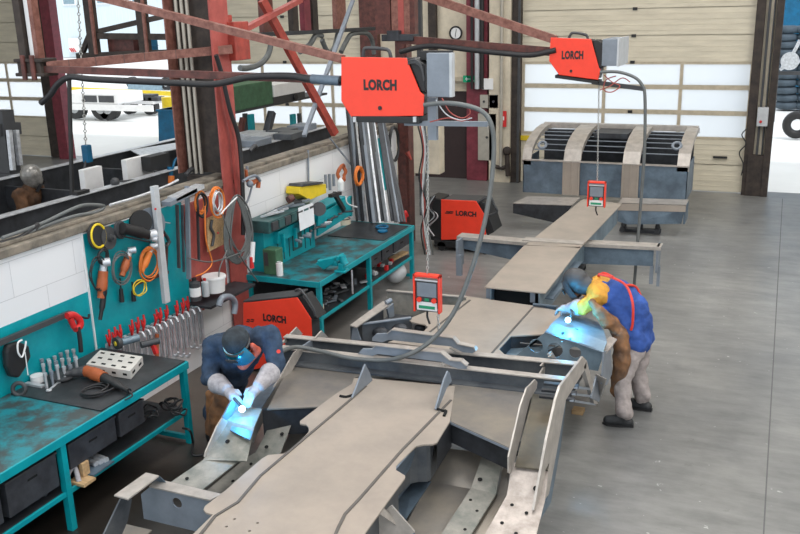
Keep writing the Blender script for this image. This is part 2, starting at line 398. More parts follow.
# fire call sign
c2 = at(411, 0, Y=YB) 
c2 = at(503, 119, Y=YB-.33)
t = thing('fire_sign', 'red fire safety sign with a white symbol on the cream pier', 'sign', c2)
MB().box(c2-V((.08,0,.19)), c2+V((.08,.03,.19))).build('sign_panel', 'red', t)
g = MB(); g.box(c2+V((-.045,-.006,-.03)), c2+V((.03,0,.06))); g.box(c2+V((-.03,-.006,-.1)), c2+V((0.0,0,-.05))); g.build('symbol', 'white', t)
# electrical boxes beside the pier
for k, (x0, y0, x1, y1) in enumerate(((480,95,488,108), (489,95,498,108), (478,114,496,160))):
    a = at(x0, y1, Y=YB-.28); b = at(x1, y0, Y=YB-.28); q = MB(); q.box((a.x, a.y, a.z), (b.x, a.y+.08, b.z))
    q.use('dgrey'); q.cyl(((a.x+b.x)/2, a.y, (a.z+b.z)/2), ((a.x+b.x)/2, a.y-.02, (a.z+b.z)/2), .03)
    q.mats = [M['pipe']]+q.mats; q.mi = [0]*6+[1]*(len(q.f)-6)
    tag(q.build('switch_box', None, None), ['upper left cream switch box below the exit sign pipes', 'upper right cream switch box below the exit sign pipes', 'tall cream distribution box beside the dark doorway'][k], 'switch box')
a = at(488,84,Y=YB-.26); tag(MB().box(a-V((.14,.05,.13)), a+V((.14,.05,.13))).build('junction_box','white',None,.01), 'white junction box on the pipes right of the exit sign', 'junction box')
a = at(507,160,Y=YB-.35)
q = MB(); q.sphere(at(507,151,Y=YB-.35), .11, sc=(1,.8,1)); q.cyl(at(507,155,Y=YB-.35), at(508,176,Y=YB-.35), .06); q.tube([at(507,166,Y=YB-.35), at(502,168,Y=YB-.35), at(494,166,Y=YB-.35)], .05)
tag(q.build('valve', 'brown', None), 'rusty black pipe valve at the foot of the cream pier', 'valve')
a=at(529,138,Y=YB-.08); tag(MB().box(a-V((.22,.01,.06)), a+V((.16,.01,.06))).build('sticker','yellow'), 'yellow strip sticker low on the large sectional door', 'sticker')

# ---- low block wall with its coping
XW = -6.35
def block_mat():
    m = bpy.data.materials.new('white_blockwork'); m.use_nodes = True; nt = m.node_tree; b = nt.nodes['Principled BSDF']
    tc = nt.nodes.new('ShaderNodeTexCoord'); sp = nt.nodes.new('ShaderNodeSeparateXYZ'); cb = nt.nodes.new('ShaderNodeCombineXYZ')
    nt.links.new(tc.outputs['Object'], sp.inputs[0]); nt.links.new(sp.outputs['Y'], cb.inputs[0]); nt.links.new(sp.outputs['Z'], cb.inputs[1])
    br = nt.nodes.new('ShaderNodeTexBrick'); nt.links.new(cb.outputs[0], br.inputs['Vector'])
    br.inputs['Color1'].default_value = (.78,.79,.8,1); br.inputs['Color2'].default_value = (.72,.73,.75,1); br.inputs['Mortar'].default_value = (.5,.51,.53,1)
    br.inputs['Scale'].default_value = 1; br.inputs['Brick Width'].default_value = .8; br.inputs['Row Height'].default_value = .345; br.inputs['Mortar Size'].default_value = .003
    nt.links.new(br.outputs[0], b.inputs['Base Color']); b.inputs['Roughness'].default_value = .7
    bp = nt.nodes.new('ShaderNodeBump'); bp.inputs['Strength'].default_value = .3; bp.inputs['Distance'].default_value = .004; bp.invert = True
    nt.links.new(br.outputs['Fac'], bp.inputs['Height']); nt.links.new(bp.outputs[0], b.inputs['Normal'])
    return m
M['block'] = block_mat()
q = MB(); q.use('block'); q.box((XW-.2, 0, 0), (XW, 14.6, 2.12)); q.use('teal'); q.box((XW, 0, 0), (XW+.006, 6.62, 1.5)); q.box((XW, 13.75, 1.1), (XW+.006, 14.25, 2.05))
struct(q.build('wall_partition', None))
q = MB(); q.box((XW-.3, 0, 2.12), (XW+.04, 14.6, 2.2)); q.box((XW-.22, 0, 2.2), (XW-.04, 14.6, 2.24)); struct(q.build('trim_11', 'oxgrey', None, .01))
# ================================================================ CHASSIS
def plate3(mb, pts, holes=(), t=.012, back=False):
    """flat steel plate through pts with round holes [(centre, r)]; thickness goes to the far side of the viewer-facing face"""
    pts = [V(p) for p in pts]; n = V((0,0,0)); k = len(pts)
    for i in range(k): n += pts[i].cross(pts[(i+1) % k])
    n.normalize()
    c = sum(pts, V((0,0,0)))/k
    if n.dot(V((0,0,CAMH))-c) < 0: n = -n
    if back: n = -n
    x = (pts[1]-pts[0]); x = (x-n*x.dot(n)).normalized(); y = n.cross(x)
    cu = bpy.data.curves.new('p', 'CURVE'); cu.dimensions = '2D'; cu.fill_mode = 'BOTH'; cu.extrude = t/2
    def spl(q):
        s = cu.splines.new('POLY'); s.points.add(len(q)-1); s.use_cyclic_u = True
        for a, b in zip(s.points, q): a.co = ((b-c).dot(x), (b-c).dot(y), 0, 1)
    spl(pts)
    for h, r in holes:
        h = V(h); spl([h+x*math.cos(a)*r+y*math.sin(a)*r for a in [2*PI*i/14 for i in range(14)]])
    ob = bpy.data.objects.new('p', cu); COL.objects.link(ob); dg = bpy.context.evaluated_depsgraph_get(); dg.update()
    me = bpy.data.meshes.new_from_object(ob.evaluated_get(dg)); bpy.data.objects.remove(ob)
    vs = [c+x*v.co.x+y*v.co.y+n*(v.co.z-t/2) for v in me.vertices]
    mb.add(vs, [list(p.vertices) for p in me.polygons], False); bpy.data.meshes.remove(me)
    return mb
def A(l, **k): return [at(x, y, **k) for x, y in l]
def rounded(l, idx, amount=.4):
    return l
CH = thing('vehicle_chassis', 'long unpainted steel vehicle chassis with a curved louvred hood at its far end', 'chassis', (-3.0, 9, 0))
zd = .8
def part(name, mb, m, bev=0, parent=None, label=None): return mb.build(name, m, parent or CH, bev, label)
# main deck
deck = A([(150,575),(193,534),(213,514.5),(206,512.5),(203.5,509.5),(205,506),(226,490),(246,472),(262,458.5),(268,455),(284,453.5),(292,448),(306,435),(309,431),(308.5,427),(306,424.5),(300,423.5),(300,421),(322,404),(340,391),(352,384),(354,378),(372,378.5),(455,386),(453,400),(450,421),(437,442.5),(433,444),(424,444.3),(416,446),(396,466),(396,470),(405,475.5),(405,478),(393,494),(360,540),(335,575)], Z=zd)
q = MB(); plate3(q, deck, [(at(x, y, Z=zd), .011) for x, y in ((226.5,526.5),(234.5,519),(249.5,531),(257.5,523))], .014); part('deck_plate', q, 'deck')
# vertical web round the deck edge
q = MB()
for i in range(0, len(deck)):
    if i in (19, 20, 21, 22, 23): continue
    a, b = deck[i], deck[(i+1) % len(deck)]
    inn = (V((-3, (a.y+b.y)/2, 0))-(a+b)/2); inn.z = 0
    a2, b2 = a-V((0,0,.014)), b-V((0,0,.014))
    s = V((.06 if a.x < -3 else -.06, 0, 0))
    q.prism([a2+s, b2+s, b2+s-V((0,0,.34)), a2+s-V((0,0,.34))], s*.2)
part('web', q, 'steelb')
# weld seams lie on the plate
q = MB()
for l in ([(196,540),(215,516),(238,502),(260,476),(350,400),(366,386)], [(330,548),(338,528),(345,514),(360,498),(402,450),(451,400)]):
    p = A(l, Z=zd+.004)
    for a, b in zip(p, p[1:]): q.bar(a, b, .022, .008)
    part('weld_seam', q, 'seam'); q = MB()
q = MB()
for l in ([(437,409),(443,411),(446,411),(444,416)], [(340,396),(346,397),(353,395)]):
    q.tube(A(l, Z=zd+.006), .014, 6, 3); part('weld_scar', q, 'hole'); q = MB()
# front floor sheets level with the deck
q = MB(); plate3(q, A([(291,363),(372,371),(354,378),(352,384),(322,406.5),(267,409)], Z=zd-.016)); part('floor_sheet', q, 'deck2')
q = MB(); plate3(q, A([(455,372),(529,384),(509,447.5),(451,421.5),(451,390)], Z=zd-.004)); part('floor_sheet', q, 'deck2')
q = MB(); plate3(q, A([(535,386),(562,389),(548,470),(515,466)], Z=zd-.004)); part('floor_sheet', q, 'lane')
# dark cross webs below those sheets
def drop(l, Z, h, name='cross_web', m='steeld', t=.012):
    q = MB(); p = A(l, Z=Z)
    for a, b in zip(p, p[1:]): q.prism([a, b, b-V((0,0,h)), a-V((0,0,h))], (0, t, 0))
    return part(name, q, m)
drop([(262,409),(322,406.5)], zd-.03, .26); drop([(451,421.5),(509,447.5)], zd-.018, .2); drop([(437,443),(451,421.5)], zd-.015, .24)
q = MB(); q.bar(*A([(450,422),(510,449)], Z=zd-.02), .03, .02); part('flange', q, 'grey')
# crossbeam: two rails
def rail(l, Z, w, web, name='rail'):
    p = A(l, Z=Z); q = MB(); q.bar(p[0], p[1], w, .016)
    d = (p[1]-p[0]).normalized()
    c = MB(); c.bar(p[0]-V((0,0,.008+web/2)), p[1]-V((0,0,.008+web/2)), .014, web)
    o = part(name, q, 'steell', .003); part('rail_web', c, 'steelb'); return o
rail([(285,336),(580,364)], .93, .09, .22); rail([(281,347),(570,379.5)], .93, .085, .16)
q = MB(); q.bar(*A([(290,362),(372,371.5)], Z=.8), .14, .02); q.bar(*A([(372,371.5),(560,393)], Z=.8), .14, .02); part('rail_web', q, 'steelb')
def hump(l, X0, th, Y):
    q = MB(); p = A(l, Y=Y); q.prism(p, (0, th, 0)); return part('saddle_plate', q, 'grey', .003)
h1 = [(372,338),(376,334),(387.5,333.5),(392,330),(453,338),(458,344),(474,347.5),(476,351),(472,353.5),(463,352.5),(450,346.5),(389,340),(382,342.5),(372,341)]
h2 = [(358,353.5),(362,349),(372,349),(376,345.5),(441,352.5),(450,360),(461,361),(467,366),(466,369),(458,369),(448,365),(441,362),(378,354),(370,357),(358,357)]
for hh, Y in ((h1, 7.62), (h2, 7.27)):
    hump(hh, 0, .03, Y); q = MB(); 
    p = A([(x, y-.3) for x, y in (hh[4:8] if 0 else hh[2:8])], Y=Y)
    for a, b in zip(p, p[1:]): q.bar(a+V((0,.02,0)), b+V((0,.02,0)), .07, .01)
    part('saddle_flange', q, 'steell')
    # lower light lip
    q = MB(); p = A([hh[9+1], hh[11], hh[12]] if 0 else [(hh[-4][0], hh[-4][1]+1), (hh[-5][0]-4, hh[-5][1]+1)], Y=Y-.02); q.bar(p[0], p[1], .03, .02); part('saddle_lip', q, 'steell')
# gussets (upright plates fore-and-aft)
def gus(l, base, Zb=.8, t=.016, m='steell', name='gusset', X=None):
    X = at(*base, Z=Zb).x if X is None else X
    q = MB(); q.prism(A(l, X=X), (-t, 0, 0)); return part(name, q, m, .002)
gus([(365.6,364),(352,399),(355,396),(373,381),(370,373)], (352,399), m='grey'); gus([(448,371),(450,373),(452,381),(447,388),(437.5,411),(436,409),(444,381)], (437,410), m='grey')
gus([(280,345),(297,327),(303,334),(290,341)], (283,342), .9, m='steell'); gus([(315,338),(322,330.5),(328,337)], (318,338), .93)
gus([(298,349),(312,340),(315,343),(312,350)], (305,349), .88, m='grey')
for l in ([(541,366),(546,359.5),(549,362),(550,366)], [(548,354.5),(552,351),(555,356)]): gus(l, l[0], .93)
gus([(552.5,353),(549,357),(557,359)], (553,356), .93); gus([(540,374),(544,367),(549,366),(548,373),(541,377)], (541,375), .85, m='steell')
# stiffeners beside the lanes
gus([(535.5,379.5),(537.5,382),(537,388),(530,400),(517,452),(512,474),(509,473),(509,457),(521,405),(527,388)], (515,460), .8, .014, 'steell', 'stiffener')
XO = -1.42
gus([(583,356.5),(587,361),(586,368),(566,400),(559,440),(549,494),(537,511.5),(534,510.5),(547,440),(556,400),(560.5,386)], None, X=XO, t=.02, name='side_stiffener')
gus([(587,361),(598,404),(594.5,404),(584,367)], None, X=XO, t=.04, name='brace_leg')
q = MB(); p = A([(561,398),(557,445),(547,500),(535,515)], X=XO-.03, ) ; p2 = A([(566,402),(561,445),(551,502),(538,524)], X=XO-.03)
q.prism(p+p2[::-1], (-.02,0,0)); part('side_skirt', q, 'steelbb')
for l in ([(578,388),(592,389)], [(576,394.5),(594,396.5)], [(574,401),(596,404.5)]):
    a, b = A(l, X=XO); q = MB(); q.bar(a-V((.3,0,0)), a+V((0,.03,0)), .05, .02); part('rung', q, 'steeld'); q = MB(); q.bar(a+V((-.02,0,0)), b+V((-.02,0,0)), .035, .02); part('rung', q, 'grey')
q = MB(); q.prism([at(597,374,Z=.8), at(607,379,Z=.8), at(598,405,Z=.3), at(592,400,Z=.3)], (-.012,0,0)); part('end_plate', q, 'steell')
# stepped ramps, right
def ramp(rows, name='ramp_plate', m='steell', t=.012, holes=(), z=None):
    """rows: list of ((px,py),(px,py),Z) across the ramp from top to bottom"""
    q = MB(); vs = []
    for a, b, Z in rows: vs += [at(*a, Z=Z), at(*b, Z=Z)]
    n = len(rows); lo = [v-V((0,0,t)) for v in vs]; N = len(vs)
    fs = []
    for i in range(n-1):
        k = 2*i; fs += [(k, k+2, k+3, k+1), (N+k, N+k+1, N+k+3, N+k+2), (k, N+k, N+k+2, k+2), (k+1, k+3, N+k+3, N+k+1)]
    fs += [(0, 1, N+1, N), (N-2, 2*N-2, 2*N-1, N-1)]
    q.add(vs+lo, fs, False); o = part(name, q, m)
    if holes:
        for x, y, Z, r in holes:
            h = MB(); h.disc(at(x, y, Z=Z)+V((0,0,.0)), _n(rows, Z), r, 12, .004); h.build('bolt_hole', 'hole', o)
    return o
def _n(rows, Z):
    for (a, b, z0), (c, d, z1) in zip(rows, rows[1:]):
        if min(z0, z1)-1e-4 <= Z <= max(z0, z1)+1e-4:
            n = (at(*b, Z=z0)-at(*a, Z=z0)).cross(at(*c, Z=z1)-at(*a, Z=z0)).normalized()
            return n if n.z > 0 else -n
    return V((0,0,1))
M['chk'] = mat('scribed_steel', (.5,.44,.4), .45, .3, scale=9, col2=(.3,.26,.23), detail=9)
M['galvp'] = mat('olive_primed_steel', (.36,.34,.3), .45, .3, scale=5, col2=(.18,.19,.17), detail=9)
ramp([((512,462),(549,468),.79), ((507,495),(545,500),.64), ((484,536),(536,536),.56), ((455,575),(520,575),.5)], m='chk', holes=[(520,482,.70,.022),(536,488.5,.69,.022),(512,505,.62,.014),(526.5,513,.61,.014),(502,523,.585,.014),(516,533.5,.565,.014)])
ramp([((484,451),(504,451),.52), ((471,488),(496,494),.42), ((440,536),(470,536),.38), ((420,570),(452,570),.35)], m='galvp', holes=[(495.5,465,.48,.02),(480,479.5,.45,.02),(487,493.5,.41,.013),(470.5,500,.41,.013),(477,511,.40,.013),(459,518,.39,.013),(465,529.5,.385,.013)])
ramp([((506,455),(512,457),.5), ((497,494),(507,494),.38), ((470,538),(486,538),.34)], m='deck2')
ramp([((437,447),(484,453),.45), ((429,481),(471,489),.3), ((400,536),(444,536),.26)], m='deck2')
ramp([((414,478),(431,481),.33), ((395,500),(405,520),.27),((385,540),(420,540),.27)], m='steelbb')
q = MB(); p = A([(414,448),(434,445),(429,482),(415,480)], Y=at(425,460,Z=.6).y); plate3(q, p, [(at(417,460,Y=p[0].y)+V((0.02,0,0)), .06)]); part('bulkhead', q, 'steeld')
q = MB(); plate3(q, [at(396,470,Z=.79), at(414,448,Z=.79), at(415,480,Z=.34), at(394,504,Z=.34)]); part('bulkhead', q, 'steelbb')
q = MB(); q.prism([at(383,507,Z=.79), at(379,512,Z=.79), at(408,534,Z=.5), at(412,534,Z=.5)], (0,0,-.012)); q.bar(at(379,514,Z=.7), at(402,540,Z=.5), .02, .25); part('bracket', q, 'steell')
# stepped ramps, left
ramp([((229,403),(262,409),.8), ((221,419),(254,427),.78), ((206,455),(247,461),.62), ((203,460),(241,459),.6), ((168,484),(202,490),.55)], m='galvp', holes=[(227.5,441.5,.69,.02),(242.5,440.5,.69,.02),(207.5,462,.59,.015),(227,460,.6,.015),(209,475,.57,.015),(187,478.5,.57,.015)])
ramp([((271,422),(291,425),.6), ((256,452),(280,455),.45), ((246,458),(262,462),.42), ((205,492),(226,497),.36)], m='galvp', holes=[(282,434,.56,.018),(266.5,447,.5,.018),(251,464,.42,.014),(233,481,.39,.014)])
ramp([((292,427),(308,428),.4), ((280,455),(300,455),.3)], m='deck2')
q = MB(); p = A([(205,457),(206,452),(217,427),(222.5,418),(229,422),(224,434),(213,452)], X=at(205,457,Z=.62).x); q.prism(p, (-.014,0,0)); part('side_guard', q, 'steell')
q = MB(); q.prism(A([(222.5,418),(229,421),(238,405),(232,400)], X=at(205,457,Z=.62).x-.02), (-.014,0,0)); part('side_guard', q, 'steelbb')
q = MB(); q.prism(A([(303,352),(299,349),(294,353),(284,371),(262,407),(249,441),(254,443),(256,437),(268,412),(287,379)], X=-4.22), (-.014,0,0)); part('stiffener', q, 'steell')
q = MB(); q.prism(A([(297,354),(290,352),(246,398),(230,430),(250,440),(262,407)], Z=.76), (0,0,-.012)); part('floor_sheet', q, 'steelbb')
# front left corner box
zc = .62
q = MB(); q.prism(A([(114,495),(146,472.5),(159,475.5),(128,499)], Z=.74), (0,0,-.012)); part('cap_plate', q, 'steell')
q = MB(); q.prism(A([(121,499),(132,499),(128,520),(112,560),(92,560)], X=at(128,505,Z=.6).x), (-.014,0,0)); part('end_plate', q, 'steelb')
q = MB(); a, b, c, d = at(149,486,Z=zc+.03), at(210,500,Z=zc+.03), at(222,494,Z=zc+.03), at(158,479,Z=zc+.03)
q.prism([a, b, c, d], (0,0,-.012)); part('box_flange', q, 'steell')
q = MB(); Yf = a.y+.01; plate3(q, [V((a.x,Yf,a.z-.012)), V((b.x+.1,Yf,a.z-.012)), V((b.x+.1,Yf,a.z-.32)), V((a.x-.1,Yf,a.z-.32)), V((a.x-.1,Yf,a.z-.1))], [(at(177,503,Y=Yf), .045)]); part('box_face', q, 'grey')
q = MB(); q.prism([at(112,532,Z=.36), at(126,524,Z=.36), at(152,530,Z=.36), at(120,560,Z=.36)], (0,0,-.012)); part('foot_plate', q, 'deck2')
q = MB(); q.prism([at(145,475,Z=.73), at(160,476,Z=.73), at(170,486,Z=.6), at(150,482,Z=.6)], (0,0,-.01)); part('bracket', q, 'steelbb')
# ---- rear half of the deck
zr = .8
hole_r = .07
rd = A([(465,296),(533,305.5),(560,311),(566,321),(555,328),(545,334),(511,336),(499,349),(504,354),(517,357),(575,362),(470,352),(388,342),(424,331),(428,327),(425,324.5),(412,322),(408,319),(428,311),(432,304),(455,305),(463,301)], Z=zr)
q = MB(); plate3(q, rd, [], .014); part('deck_plate', q, 'deck')
q = MB()
for l in ([(490,355),(533,307)], [(422,338),(470,300)], [(520,343),(555,346)]):
    p = A(l, Z=zr+.004); q.bar(p[0], p[1], .02, .008); part('weld_seam', q, 'seam'); q = MB()
q = MB(); p = A([(350,325),(356.5,327),(391,303.5),(383,301)], Z=.86); q.prism(p, (0,0,-.014)); part('side_flange', q, 'steell')
q = MB(); q.prism([at(351,325,Z=.845), at(383,301.5,Z=.845), at(383,301.5,Z=.845)-V((0,0,.35)), at(351,325,Z=.845)-V((0,0,.35))], (-.012,0,0)); part('side_web', q, 'steelb')
q = MB(); q.prism(A([(353,326),(356,326),(361,340),(351,340)], Y=at(353,326,Z=.84).y), (0,.012,0)); part('gusset', q, 'grey')
q = MB(); q.bar(at(362,324,Z=.82), at(411,317.5,Z=.82), .05, .012); part('rib', q, 'grey')
q = MB(); a, b = at(362,325,Z=.81), at(411,319,Z=.81); q.prism([a, b, b-V((0,0,.3)), a-V((0,0,.3))], (0,.012,0)); part('rib_web', q, 'steelb')
q = MB(); a, b = at(387,290.5,Z=.84), at(466,297,Z=.84); q.bar(a, b, .05, .014); part('rear_flange', q, 'steell')
q = MB(); q.prism([a, b, b-V((0,0,.3)), a-V((0,0,.3))], (0,.012,0)); part('rear_web', q, 'galvp')
q = MB(); q.box((-4.4,8.2,.42),(-3.2,10.4,.43)); q.box((-3.0,8.1,.4),(-1.7,9.4,.41)); part('belly_plate', q, 'steeld')
q = MB(); q.prism(A([(386,309),(392,303),(393,316),(388,318)], X=at(388,306,Z=.8).x), (.02,0,0)); q.cyl(at(386,303,Z=.88), at(391,300,Z=.9), .03); part('bracket', q, 'grey')
q = MB()
for x, y, r in ((381,333,.09), (400,330,.1), (420,328,.06)): q.sphere(at(x,y,Z=.7), r, 10, 6, (1.2,.8,.8))
part('underframe_casting', q, 'steeld')
# recess and perforated end plate on the right, by the second welder
q = MB(); q.prism(A([(496,353),(511,335),(546,332),(560,345),(530,357)], Z=.64), (0,0,-.012)); part('recess_floor', q, 'steelbl')
q = MB(); p = A([(497,350),(511,335.5),(546,333)], Z=.79)
for a, b in zip(p, p[1:]): q.prism([a, b, b-V((0,0,.16)), a-V((0,0,.16))], (0,.012,0))
part('recess_web', q, 'steeld')
yg = at(515,356,Z=.8).y
pg = [at(517,357,Z=.8), at(546,331.5,Z=1.0), at(560,337,Z=1.0), at(605,352,Z=.97), at(598,374,Z=.8), at(580,364,Z=.8)]
q = MB(); pp = [at(514,357,Y=yg+.02), at(545,332.5,Y=yg+.02), at(604,353,Y=yg+.02), at(598,371,Y=yg+.02)]
plate3(q, pp, [(at(555,350,Y=yg+.02), .078), (at(575,352.5,Y=yg+.02), .06), (at(536,346,Y=yg+.02), .07), (at(562,341,Y=yg+.02),.012)]); part('perforated_end_plate', q, 'steelbl')
q = MB(); pp = [at(545,332,Y=yg), at(604,352.5,Y=yg), V((at(604,352.5,Y=yg).x, yg+.03, at(604,352.5,Y=yg).z)), V((at(545,332,Y=yg).x, yg+.03, at(545,332,Y=yg).z))]
q.bar(pp[0], pp[1], .04, .012); part('edge_flange', q, 'steelbb')
# curved drilled plate under the arc
q = MB(); rows = [((546,331),(603,352),.98), ((553,322),(607,342),1.02), ((560,316),(604,331),1.0), ((566,310),(598,322),.9)]
ramp(rows, name='drilled_plate', m='steelbl', holes=[(575,330.5,1.01,.035),(586,327,.98,.018),(584.5,336.5,.99,.018),(598,339,.99,.018),(563,333,1.0,.018),(597,330,.98,.018),(570,339,.985,.015),(603,341,.985,.025)])
q = MB(); q.prism(A([(599,347),(610,336),(617,339),(606,353)], Z=.95), (0,0,-.014)); part('end_cap', q, 'steell')
q = MB(); q.prism(A([(604,352),(611,350),(612,374),(607,385),(602,384)], X=at(606,354,Z=.94).x), (-.014,0,0)); part('end_cap', q, 'grey')
q = MB(); q.prism(A([(597,376),(603,374),(607,380),(599,402),(591,398)], X=at(606,354,Z=.94).x-.05), (-.014,0,0)); part('end_plate', q, 'grey')
q = MB(); q.prism([at(533,304.5,Z=.82), at(556,307,Z=.82), at(556,307,Z=.82)-V((0,0,.16)), at(533,304.5,Z=.82)-V((0,0,.16))], (0,.012,0)); q.bar(at(533,304,Z=.83), at(558,306.5,Z=.83), .04, .012); part('cross_web', q, 'steelbb')
# ---- spine
def spine(l, Z, h, m='deck'):
    p = A(l, Z=Z); q = MB(); plate3(q, p, [], .014); part('spine_plate', q, m)
    w = MB()
    a, b = p[1], p[2]; off = V((-.07,0,-.014))
    w.prism([a+off, b+off, b+off-V((0,0,h)), a+off-V((0,0,h))], (-.014,0,0))
    a, b = p[0], p[3]; off = V((.07,0,-.014))
    w.prism([a+off, b+off, b+off-V((0,0,h)), a+off-V((0,0,h))], (.014,0,0))
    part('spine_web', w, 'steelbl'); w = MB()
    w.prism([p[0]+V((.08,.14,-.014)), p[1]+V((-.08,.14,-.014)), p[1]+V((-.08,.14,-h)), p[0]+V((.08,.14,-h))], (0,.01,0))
    part('spine_end_shade', w, 'hole')  # black sheet stands in for the shaded opening under the plate
spine([(484.5,287),(545.5,293),(581,247),(524,245.5)], .93, .36)
spine([(526,244.5),(580,248),(622,203.5),(583,199)], .93, .34)
q = MB(); a, b = at(549,299,Z=.8), at(578,262,Z=.8); q.bar(a, b, .1, .012); part('bracket', q, 'steelbb')
for l in ([(489,288.5),(493,301)], [(533,292.5),(537,303)]):
    q = MB(); a = at(*l[0], Z=.9); q.box(a-V((.03,.02,.12)), a+V((.03,.0,0))); part('gusset', q, 'grey')
# ---- rear cross member
YR = 12.35
for (x0, yt, x1, yt1, tip) in ((457,236,528,242.5,1), (580,243,661,247,0)):
    a = at(x0, yt, Z=.85); b = at(x1, yt1, Z=.85)
    q = MB(); dep = .22; q.prism([a, b, b+V((0,dep,0)), a+V((0,dep,0))], (0,0,-.014)); q.prism([a+V((0,-.02,.002)), b+V((0,-.02,.002)), b+V((0,-.02,-.05)), a+V((0,-.02,-.05))], (0,.02,0)); part('outrigger_flange', q, 'steell', .003)
    q = MB(); h = .3
    if tip: q.prism([a-V((0,-.03,.01)), b-V((0,-.03,.01)), b-V((0,-.03,h+.03)), a-V((-.0,-.03,h*.62))], (0,.012,0))
    else: q.prism([a-V((0,-.03,.01)), b-V((0.1,-.03,.01)), b-V((0.1,-.03,h)), a-V((0,-.03,h+.02))], (0,.012,0))
    part('outrigger_web', q, 'steelbb')
a = at(457,240,Z=.85); q = MB(); q.box((a.x-.02, a.y, .42), (a.x+.02, a.y+.25, .84)); q.box((a.x-.01, a.y-.02, .3), (a.x+.07, a.y+.05, .62)); part('outrigger_end', q, 'grey')
a = at(661,247,Z=.85); q = MB(); q.box((a.x-.06, a.y-.02, .47), (a.x-.03, a.y+.26, .85)); q.box((a.x-.14, a.y+.02, .28), (a.x-.09, a.y+.07, .55)); q.box((a.x-.04, a.y+.04, .25), (a.x+.0, a.y+.09, .55)); part('outrigger_end', q, 'grey')
q = MB(); q.prism([at(522,240,Z=.945), at(583,244,Z=.945), at(585,241,Z=.945), at(526,237,Z=.945)], (0,0,-.012)); part('cover_strip', q, 'steell')
# ---- hood box at the far end
Y0 = 17.0
bl = {k: at(*k, Y=Y0) for k in ((523,161),(686,165),(524,194),(686,200))}
zt, zb = 1.24, .58; xl, xr = -4.66, -1.52
q = MB(); q.box((xl, Y0, zb), (xr, Y0+.02, zt)); q.box((xl, Y0, zb), (xl+.02, Y0+1.2, zt)); q.box((xr-.02, Y0, zb), (xr, Y0+1.2, zt)); part('hood_front_panel', q, 'steelbb', .004)
def xat(px): return at(px, 175, Y=Y0).x
for x0, x1 in ((563,580), (622,639)):
    q = MB(); a, b = xat(x0), xat(x1); q.box((a, Y0-.02, zb), (b, Y0, zt)); q.box((a, Y0-.05, zb), (a+.03, Y0, zt)); q.box((b-.03, Y0-.05, zb), (b, Y0, zt)); q.box((((a+b)/2)-.012, Y0-.04, zb), ((a+b)/2+.012, Y0, zt)); part('front_rib', q, 'deck')
q = MB(); q.box((xl-.02, Y0-.03, zt-.015), (xr+.02, Y0+.05, zt+.01)); part('hood_lip', q, 'steell')
prof = [(Y0, zt), (Y0+.05, zt+.2), (Y0+.4, zt+.38), (Y0+.9, zt+.5), (Y0+1.45, zt+.53), (Y0+1.7, zt+.5)]
prof = [(Y0, zt), (Y0+.12, 1.46), (Y0+.35, 1.58), (Y0+.7, 1.68), (Y0+1.1, 1.74), (Y0+1.5, 1.76), (Y0+1.7, 1.73)]
def rib(xa, xb, name='hood_rib', m='steell', dz=0, ends=True):
    q = MB(); n = len(prof)
    vs = [(xa, y, z+dz) for y, z in prof]+[(xb, y, z+dz) for y, z in prof]
    lo = [(x, y, z-.1) for x, y, z in vs]
    N = 2*n; fs = []
    for i in range(n-1): fs += [(i, n+i, n+i+1, i+1), (N+i, N+i+1, N+n+i+1, N+n+i), (i, i+1, N+i+1, N+i), (n+i, N+n+i, N+n+i+1, n+i+1)]
    fs += [(0, N, N+n, n), (n-1, 2*n-1, N+2*n-1, N+n-1)]
    q.add(vs+lo, fs, False); return part(name, q, m)
rib(xl-.02, xl+.16); rib(xr-.2, xr+.02)
rib(xat(563), xat(580)); rib(xat(622), xat(639))
q = MB(); q.box((xl, Y0+1.6, 1.66), (xr, Y0+1.75, 1.77)); part('hood_rear_rail', q, 'steell')
q = MB(); 
for (y, z) in [(Y0+.05,1.2),(Y0+.22,1.42),(Y0+.42,1.5),(Y0+.62,1.57),(Y0+.85,1.62),(Y0+1.1,1.66),(Y0+1.35,1.68)]:
    o = MB(); o.box((xl+.1, y-.02, z-.012), (xr-.1, y+.035, z)); part('louvre_slat', o, 'grey')
q = MB(); q.box((xl+.05, Y0+.02, 1.0), (xr-.05, Y0+1.6, 1.02)); q.box((xl+.05, Y0+1.5, 1.0), (xr-.05, Y0+1.52, 1.66)); q.box((xat(585), Y0+.75, 1.6), (xat(620), Y0+1.5, 1.7)); part('hood_inner_panel', q, 'steeld')
for px, py in ((543,147),(677,148)):
    c = at(px, py, Y=Y0+.35); q = MB(); q.ring(c+V((0,-.05,.05)), (0,-.7,.6), .075, .028, 18, 8); part('lifting_ring', q, 'grey')
# lower arms of the hood
q = MB(); a = at(513,203,Z=.55); b = at(572,205,Z=.55)
q.prism([a, b, b+V((0,.7,0)), a+V((.1,.7,0))], (0,0,-.014)); part('arm_flange', q, 'steell')
q = MB(); q.prism([a-V((0,-.01,.014)), b-V((0,-.01,.014)), b-V((.25,-.01,.38)), a-V((0,-.01,.2))], (0,.012,0)); part('arm_web', q, 'steeld')
a = at(618,203,Z=.62); b = at(686,205,Z=.62)
q = MB(); q.prism([a, b, b+V((0,.5,0)), a+V((0,.5,0))], (0,0,-.014)); part('arm_flange', q, 'steell'); 
q = MB(); q.prism([a-V((0,.0,.0)), b-V((0,.0,.0)), b-V((0,.0,.13)), a-V((0,.0,.14))], (0,.012,0)); part('arm_web', q, 'deck')
q = MB(); q.prism([a-V((0,-.015,.1)), b-V((0.02,-.015,.1)), b-V((.06,-.015,.36)), a-V((-.2,-.015,.4)), a-V((0,-.015,.35))], (0,.012,0)); q.box((b.x-.03,b.y,.26),(b.x,b.y+.5,.6)); part('arm_web', q, 'steelbb')
